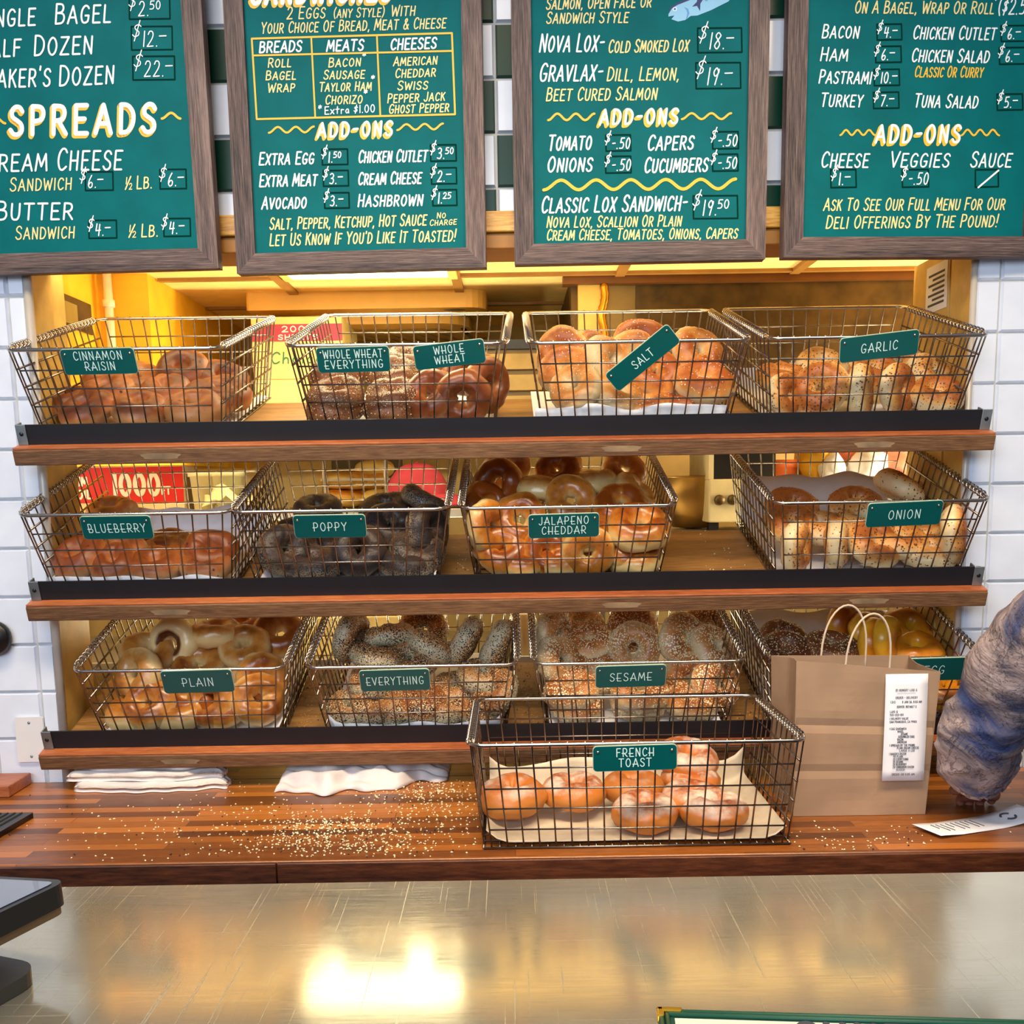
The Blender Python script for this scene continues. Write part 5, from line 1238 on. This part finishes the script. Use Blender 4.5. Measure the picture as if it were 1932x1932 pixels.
for nm, (px0, py0, px1, py1, ptx, pty), yy in (('handle', (1595, 1258, 1678, 1264, 1646, 1157), .004), ('handle', (1549, 1240, 1633, 1240, 1598, 1141), dp-.012)):
    def loc(px, py):
        n_ = (t.matrix_world.to_3x3() @ Vector((0, 1, 0))); return t.matrix_world.inverted() @ on_plane(px, py, t.matrix_world @ Vector((0, yy, 0)), n_)
    a, b_, c_ = loc(px0, py0), loc(px1, py1), loc(ptx, pty); mx = (a+b_)/2; hw = (b_-a).length/2
    pts = [Vector((a.x, yy, Hb-.045)), Vector((a.x, yy, a.z))]+[Vector((mx.x-hw*math.cos(q)+(c_.x-mx.x)*math.sin(q), yy-.006*math.sin(q), a.z+(c_.z-a.z)*math.sin(q)**.85)) for q in [math.pi*i/16 for i in range(1, 16)]]+[Vector((b_.x, yy, b_.z)), Vector((b_.x, yy, Hb-.045))]
    m = MB(); m.tube(pts, .0019, 8); m.build(nm, plain('handle_paper', (206, 184, 160), .7), t, smooth=True)
q0 = [on_plane(px, py, t.matrix_world @ Vector((0, -.012, 0)), t.matrix_world.to_3x3() @ Vector((0, 1, 0))) for px, py in ((1671, 1272), (1751, 1272), (1752, 1472), (1674, 1472))]
iv = t.matrix_world.inverted(); q0 = [iv @ p for p in q0]
m = MB(); X0, X1 = q0[0].x, q0[1].x; Zt, Zb = q0[0].z, q0[2].z
m.grid(lambda u, v: (X0+(X1-X0)*u, -.0125-.002*math.sin(3*v), Zb+(Zt-Zb)*v), 4, 10)
rc = m.build('receipt', M['receipt'], t, smooth=True, solid=.0004); rc['label'] = 'long white printed receipt stapled to the bag front'
m = MB(); Lw = X1-X0
m.T = Matrix.Translation((0, -.0149, 0)) @ Matrix.Rotation(math.radians(90), 4, 'X')
lines = [('ID HUNGRY LUIS G', .24, .74, 1303), ('------------', .28, .70, 1309), ('ORDER - DELIVERY', .24, .76, 1317), ('#130', .12, .24, 1325), ('8 JAN 26, 8:03 AM', .40, .86, 1325), ('SERVER: DEFAULT S', .28, .74, 1334), ('LUIS G', .12, .30, 1343),
  ('555-222-0111', .12, .44, 1349), ('1 DELIVERY VALUE', .12, .56, 1356), ('SAN FRANCISCO, CA 94103', .12, .76, 1362), ('1 EGG SANDWICH', .12, .52, 1375), ('BAGEL', .32, .46, 1380), ('SESAME', .40, .56, 1385), ('SCRAMBLED EGGS', .34, .72, 1390), ('BACON', .32, .46, 1395), ('AMERICAN', .32, .54, 1400),
  ('1 SPREADS BY THE POUND', .14, .74, 1406), ('PLAIN CREAM CHEESE', .32, .84, 1411), ('LARGE (1 LB)', .38, .74, 1416), ("1 BAKER'S DOZEN", .14, .54, 1422), ('4X PLAIN', .24, .46, 1427), ('2X EVERYTHING', .24, .60, 1432), ('2X SESAME', .24, .48, 1437), ('2X BLUEBERRY', .24, .56, 1442), ('2X CINNAMON RAISIN', .24, .74, 1447), ('SLICED', .32, .52, 1452), ('ORDER 130 11:05 AM', .22, .76, 1461)]
for s_, a, b_, py in lines:
    z = Zt+(Zb-Zt)*(py-1272)/200
    s_ = s_.replace(':', '.').replace('#', '').replace('|', '')
    lettering(m, s_, (X0+Lw*a, z), (X0+Lw*b_, z), .0034, .0006, 0, 0, 1, .2)
m.build('printing', M['ink'], rc)
# loose receipt on the counter
c0 = [at_Z(px, py, ZC+.002) for px, py in ((1720, 1560), (1775, 1582), (1932, 1560), (1880, 1533))]
ctr = sum(c0, Vector())/4
t = thing('loose_receipt', (ctr.x, ctr.y, ZC), 'curled white receipt lying on the wooden counter in front of the person', 'receipt')
far = [at_Z(1990, 1551, ZC+.002), at_Z(1880, 1533, ZC+.002)]
A, B, D_ = c0[0], c0[1], c0[3]; e1 = (D_-A); e2 = (B-A); e1 = Vector((e1.x, e1.y, 0)); e2 = Vector((e2.x, e2.y, 0))
def rs(u, v): 
    p = A+e1*u*1.25+e2*v; return (p.x, p.y, ZC+.0015+.010*max(0, u-.55)**2*4+.005*max(0, .2-u)*5+.0008*math.sin(8*u))
m = MB(); m.grid(rs, 24, 4); sh = child_of(m.build('sheet', M['receipt'], smooth=True, solid=.0004), t)
m = MB(); l1, l2 = e1.length, e2.length
for i in range(9):
    u0 = .12+.045*i
    pts = [Vector(rs(u0, .2))+Vector((0, 0, .0009)), Vector(rs(u0+.002, .2+.5*(1 if i % 3 else .6)))+Vector((0, 0, .0009))]
    m.tube(pts, .0006, 4)
pts = [Vector(rs(.78+.05*math.cos(q), .45+.20*math.sin(q)))+Vector((0, 0, .001)) for q in [2*math.pi*i/20 for i in range(20)]]
m.tube(pts[1:9], .0018, 5); m.tube(pts[11:19], .0018, 5)
child_of(m.build('printing', M['ink']), t)
# mat and wooden block at the other end
c0 = [at_Z(px, py, ZC) for px, py in ((64, 1543), (0, 1581))]
m = MB(); y1 = c0[0].y; x1 = c0[0].x; sl = (c0[0]-c0[1]); L = sl.length; 
n_ = Vector((sl.x, sl.y, 0)).normalized()
t = thing('ribbed_mat', (x1-.2, y1-.08, ZC), 'black ribbed rubber mat on the wooden counter near the tiled wall', 'mat')
m.prism([(x1-.45, y1), (x1, y1), (x1-n_.x*.16, y1-n_.y*.16), (x1-.45-n_.x*.16, y1-n_.y*.16)], ZC+.0005, ZC+.010); child_of(m.build('mat_base', M['black'], bevel=.002), t)
m = MB()
for i in range(1, 18):
    a = Vector((x1-.006, y1-.004, 0))-Vector((.012*i, 0, 0)); b_ = a-n_*.15; m.tube([(a.x, a.y, ZC+.0105), (b_.x, b_.y, ZC+.0105)], .0016, 4)
child_of(m.build('ribs', plain('mat_rib', (52, 52, 54), .5)), t)
p = at_Z(22, 1505, ZC)
tag(box('wooden_block', (p.x-.22, p.y, ZC+.0005), (p.x-.004, p.y+.09, ZC+.022), M['ledge'], bevel=.002), 'flat wooden block on the counter against the tiled wall', 'block')
# card terminal on the steel counter
zt = ZS+.062
A_ = at_Z(121, 1664, zt); B_ = at_Z(-40, 1741, zt)
e2 = (B_-A_).normalized(); e1 = Vector((e2.y, -e2.x, 0))           # e2 along the near edge, e1 across to the far side
if e1.y < 0: e1 = -e1
w_, h_ = .25, .105
t = thing('payment_tablet', (A_.x-.12, A_.y-.06, ZS), 'black tablet terminal with a glossy screen on a stand at the counter edge', 'terminal')
R4 = Matrix((e2, -e1 if e2.cross(-e1).z > 0 else e1, Vector((0, 0, 1)))).transposed().to_4x4()
s_ = -1 if e2.cross(-e1).z > 0 else 1
T_ = Matrix.Translation(A_) @ R4 @ Matrix.Rotation(math.radians(-5*s_), 4, 'X') @ Matrix.Translation((w_/2-.004, s_*h_/2, 0))
m = MB(); m.T = T_; m.prism(rounded(w_, h_, .012, 6), -.016, 0); child_of(m.build('tablet_body', M['black'], bevel=.003), t)
m = MB(); m.T = T_; m.prism(rounded(w_-.004, h_-.004, .011, 6), -.022, -.016); child_of(m.build('back_edge', plain('terminal_bronze', (120, 96, 70), .4, .5), bevel=.002), t)
m = MB(); m.T = T_; m.prism(rounded(w_-.012, h_-.012, .006, 4), -.001, .0006)
scr = NT('glossy_screen'); scr.base(Base_Color=(.03, .05, .10, 1), Roughness=.05, Specular_IOR_Level=1.0, Coat_Weight=1.0); child_of(m.build('screen', scr.m), t)
c_ = T_ @ Vector((.02, 0, 0))
Rz = math.atan2(e2.y, e2.x)
m = MB(); m.T = Matrix.Translation((c_.x, c_.y, 0)) @ Matrix.Rotation(Rz, 4, 'Z'); m.prism(rounded(.17, .06, .012, 5), ZS+.010, zt-.020); child_of(m.build('stand_neck', M['black']), t)
m = MB(); m.T = Matrix.Translation((c_.x, c_.y, 0)) @ Matrix.Rotation(Rz, 4, 'Z'); m.prism(rounded(.235, .105, .02, 6), ZS+.0005, ZS+.011); child_of(m.build('stand_base', plain('stand_grey', (58, 56, 54), .35), bevel=.003), t)
# menu folder at the bottom of the frame
cA, cB = at_Z(1241, 1907, ZS+.003), at_Z(1932, 1928, ZS+.003)
dx = Vector((cB.x-cA.x, cB.y-cA.y, 0)).normalized(); dy = Vector((dx.y, -dx.x, 0))
R_ = Matrix((dx, -dy, Vector((0, 0, 1)))).transposed()
t = thing('menu_folder', (cA.x, cA.y, ZS), 'menu in a dark green folder with gold corners lying on the steel counter', 'menu', None, R_)
fw, fh = .30, .22
m = MB(); m.box((0, -fh, .0005), (fw, 0, .003)); m.build('cover', plain('folder_green', (18, 66, 50), .5, noise_amt=.1), t, bevel=.001)
m = MB()
for a, b_ in (((.002, -.002), (fw-.002, -.002)), ((.002, -.002), (.002, -fh+.002)), ((.0055, -.0055), (fw-.0055, -.0055)), ((.0055, -.0055), (.0055, -fh+.005))): m.tube([(*a, .0036), (*b_, .0036)], .0017, 6)
m.build('piping', plain('folder_piping', (28, 84, 62), .5), t, smooth=True)
m = MB(); m.box((.010, -fh+.01, .003), (fw-.01, -.0095, .0036)); m.build('page', plain('menu_page', (240, 224, 208), .7, noise_amt=.02), t)
m = MB(); m.box((-.0008, -.010, .0004), (.0035, .0008, .0058)); m.box((-.0008, -.0035, .0004), (.015, .0008, .0058)); m.build('gold_corner', M['brass'], t, bevel=.001)
m = MB(); lettering(m, "CHUTZ'S", (.083, -.0325), (.195, -.0325), .022, .0042, .0038, 0, 1, .3); m.build('lettering', M['ink'], t)
# a dark round gadget hanging on the tiled wall at the frame's edge
c = at_Y(-18, 1205, WY-.03)
m = MB(); m.T = Matrix.Translation((c.x, WY-.008, c.z)) @ Matrix.Rotation(math.radians(90), 4, 'X'); m.lathe([(.03, 0), (.034, .012), (.030, .022), (0, .024)], 24)
tag(m.build('wall_clock', M['black'], smooth=True), 'black round disc on the white tiles beside the PLAIN basket', 'clock')

# ------------------------------------------------------------------ the person reaching over the counter
P = lambda px, py, Y: at_Y(px, py, Y)
t = thing('person', (1.02, 1.20, 0), 'person in a blotchy grey and blue hooded sweatshirt reaching down to the counter', 'person')
def skin(name, verts, edges, radii, mat, sub=2, root=0, folds=False):
    me = bpy.data.meshes.new(name); me.from_pydata([tuple(v) for v in verts], edges, []); o = bpy.data.objects.new(name, me); col.objects.link(o)
    o.modifiers.new('skin', 'SKIN'); 
    if not me.skin_vertices: me.skin_vertices.new()
    for i, r in enumerate(radii):
        sv = me.skin_vertices[0].data[i]; rr = r if isinstance(r, tuple) else (r, r); sv.radius = rr; sv.use_root = (i == root)
    q = o.modifiers.new('sub', 'SUBSURF'); q.levels = sub; q.render_levels = sub
    me.materials.append(mat)
    dg = bpy.context.evaluated_depsgraph_get(); me2 = bpy.data.meshes.new_from_object(o.evaluated_get(dg)); bpy.data.objects.remove(o)
    me2.materials.clear(); me2.materials.append(mat)
    if folds:
        for vtx in me2.vertices:
            p = vtx.co; q = noise.noise(Vector((p.x*9, p.y*9, p.z*16)))*.016+(1-abs(noise.noise(Vector((p.x*7+3, p.y*7, p.z*20)))))**4*.008
            vtx.co = p+vtx.normal*q
    me2.polygons.foreach_set('use_smooth', [True]*len(me2.polygons)); me2.name = name
    o2 = bpy.data.objects.new(name, me2); col.objects.link(o2); o2.parent = t; o2.matrix_parent_inverse = t.matrix_world.inverted(); return o2
sh, el, wr = P(1975, 1195, 1.50), P(1852, 1375, 1.575), P(1848, 1475, 1.63)
hand = P(1862, 1494, 1.655)
pel, belly, chest, neck, head, crown_ = Vector((1.02, 1.17, .93)), Vector((1.01, 1.20, 1.08)), Vector((.99, 1.26, 1.26)), Vector((.98, 1.33, 1.42)), Vector((.97, 1.38, 1.53)), Vector((.965, 1.41, 1.64))
V = [pel, belly, chest, neck, head, crown_, sh, el, wr, hand]; E = [(0,1),(1,2),(2,3),(3,4),(4,5),(2,6),(6,7),(7,8),(8,9)]; Rr = [.13, .125, .12, .05, .085, .06, .052, .038, .026, (.034, .018)]
def addv(v, par, r): V.append(v); E.append((par, len(V)-1)); Rr.append(r); return len(V)-1
dn = (hand-wr).normalized(); lat = Vector((1, 0, 0)); 
for i, (ofs, ln) in enumerate(((-.026, .030), (-.009, .036), (.009, .034), (.026, .026))):
    k1 = addv(hand+lat*ofs+Vector((0, .020, -.012)), 9, .0095); k2 = addv(V[k1]+Vector((0, ln*.6, -ln*.35)), k1, .0085); addv(V[k2]+Vector((0, ln*.15, -ln*.5)), k2, .0075)
k1 = addv(wr+(hand-wr)*.5+Vector((-.030, .006, -.004)), 9, .010); addv(V[k1]+Vector((-.010, .026, -.012)), k1, .009)
s2 = addv(Vector((1.16, 1.22, 1.30)), 2, .052); e2_ = addv(Vector((1.24, 1.18, 1.06)), s2, .040); w2 = addv(Vector((1.22, 1.26, .94)), e2_, .028); h2 = addv(Vector((1.21, 1.30, .925)), w2, (.034, .018))
for i in range(4):
    k1 = addv(V[h2]+Vector((-.026+.017*i, .035, .0)), h2, .0095); addv(V[k1]+Vector((0, .035, -.006)), k1, .008)
k1 = addv(V[h2]+Vector((-.035, .01, .0)), h2, .010); addv(V[k1]+Vector((-.012, .022, -.004)), k1, .009)
for s in (-1, 1):
    hp = addv(pel+Vector((s*.09, 0, -.07)), 0, .085); kn = addv(Vector((1.02+s*.10, 1.16, .49)), hp, .056); an = addv(Vector((1.02+s*.10, 1.13, .10)), kn, .038); addv(Vector((1.02+s*.11, 1.26, .045)), an, .036)
skin('body', V, E, Rr, M['skin'])
he = [pel+Vector((0, 0, -.07)), belly, chest, Vector((.98, 1.32, 1.39)), sh, P(1900, 1290, 1.545), P(1848, 1380, 1.58), P(1838, 1440, 1.615), P(1850, 1470, 1.63), V[s2], V[e2_], V[w2]]
skin('hooded_sweatshirt', he, [(0,1),(1,2),(2,3),(2,4),(4,5),(5,6),(6,7),(7,8),(2,9),(9,10),(10,11)], [.19, .175, .165, .075, .085, .068, .064, .066, .040, .085, .06, .042], M['hoodie'], 4, 0, True)
tr = plain('dark_trousers', (36, 38, 50), .8)
skin('trousers', [pel+Vector((0, 0, -.01)), pel+Vector((-.09, 0, -.08)), Vector((.92, 1.16, .49)), Vector((.92, 1.13, .13)), pel+Vector((.09, 0, -.08)), Vector((1.12, 1.16, .49)), Vector((1.12, 1.13, .13))], [(0,1),(1,2),(2,3),(0,4),(4,5),(5,6)], [.175, .12, .08, .062, .12, .08, .062], tr)
for s in (-1, 1):
    m = MB(); m.T = Matrix.Translation((1.02+s*.105, 1.20, .001)); m.prism([(.045*math.cos(q), .12*math.sin(q)) for q in [2*math.pi*i/20 for i in range(20)]], 0, .075); child_of(m.build('shoe', M['black'], bevel=.015), t)
m = MB(); m.lathe([(.0, .105), (.05, .095), (.088, .05), (.098, 0), (.092, -.04), (.085, -.05)], 24, (.965, 1.375, 1.60)); child_of(m.build('hair', plain('dark_hair', (30, 22, 18), .7), smooth=True), t)
m = MB(); m.lathe([(0, .02), (.008, .012), (.014, -.012), (0, -.016)], 10, (.962, 1.478, 1.57)); child_of(m.build('nose', M['skin'], smooth=True), t)
for s in (-1, 1):
    m = MB(); m.lathe([(0, .008), (.007, .004), (.008, 0), (0, -.008)], 10, (.962+s*.03, 1.466, 1.595)); child_of(m.build('eye', M['white'], smooth=True), t)
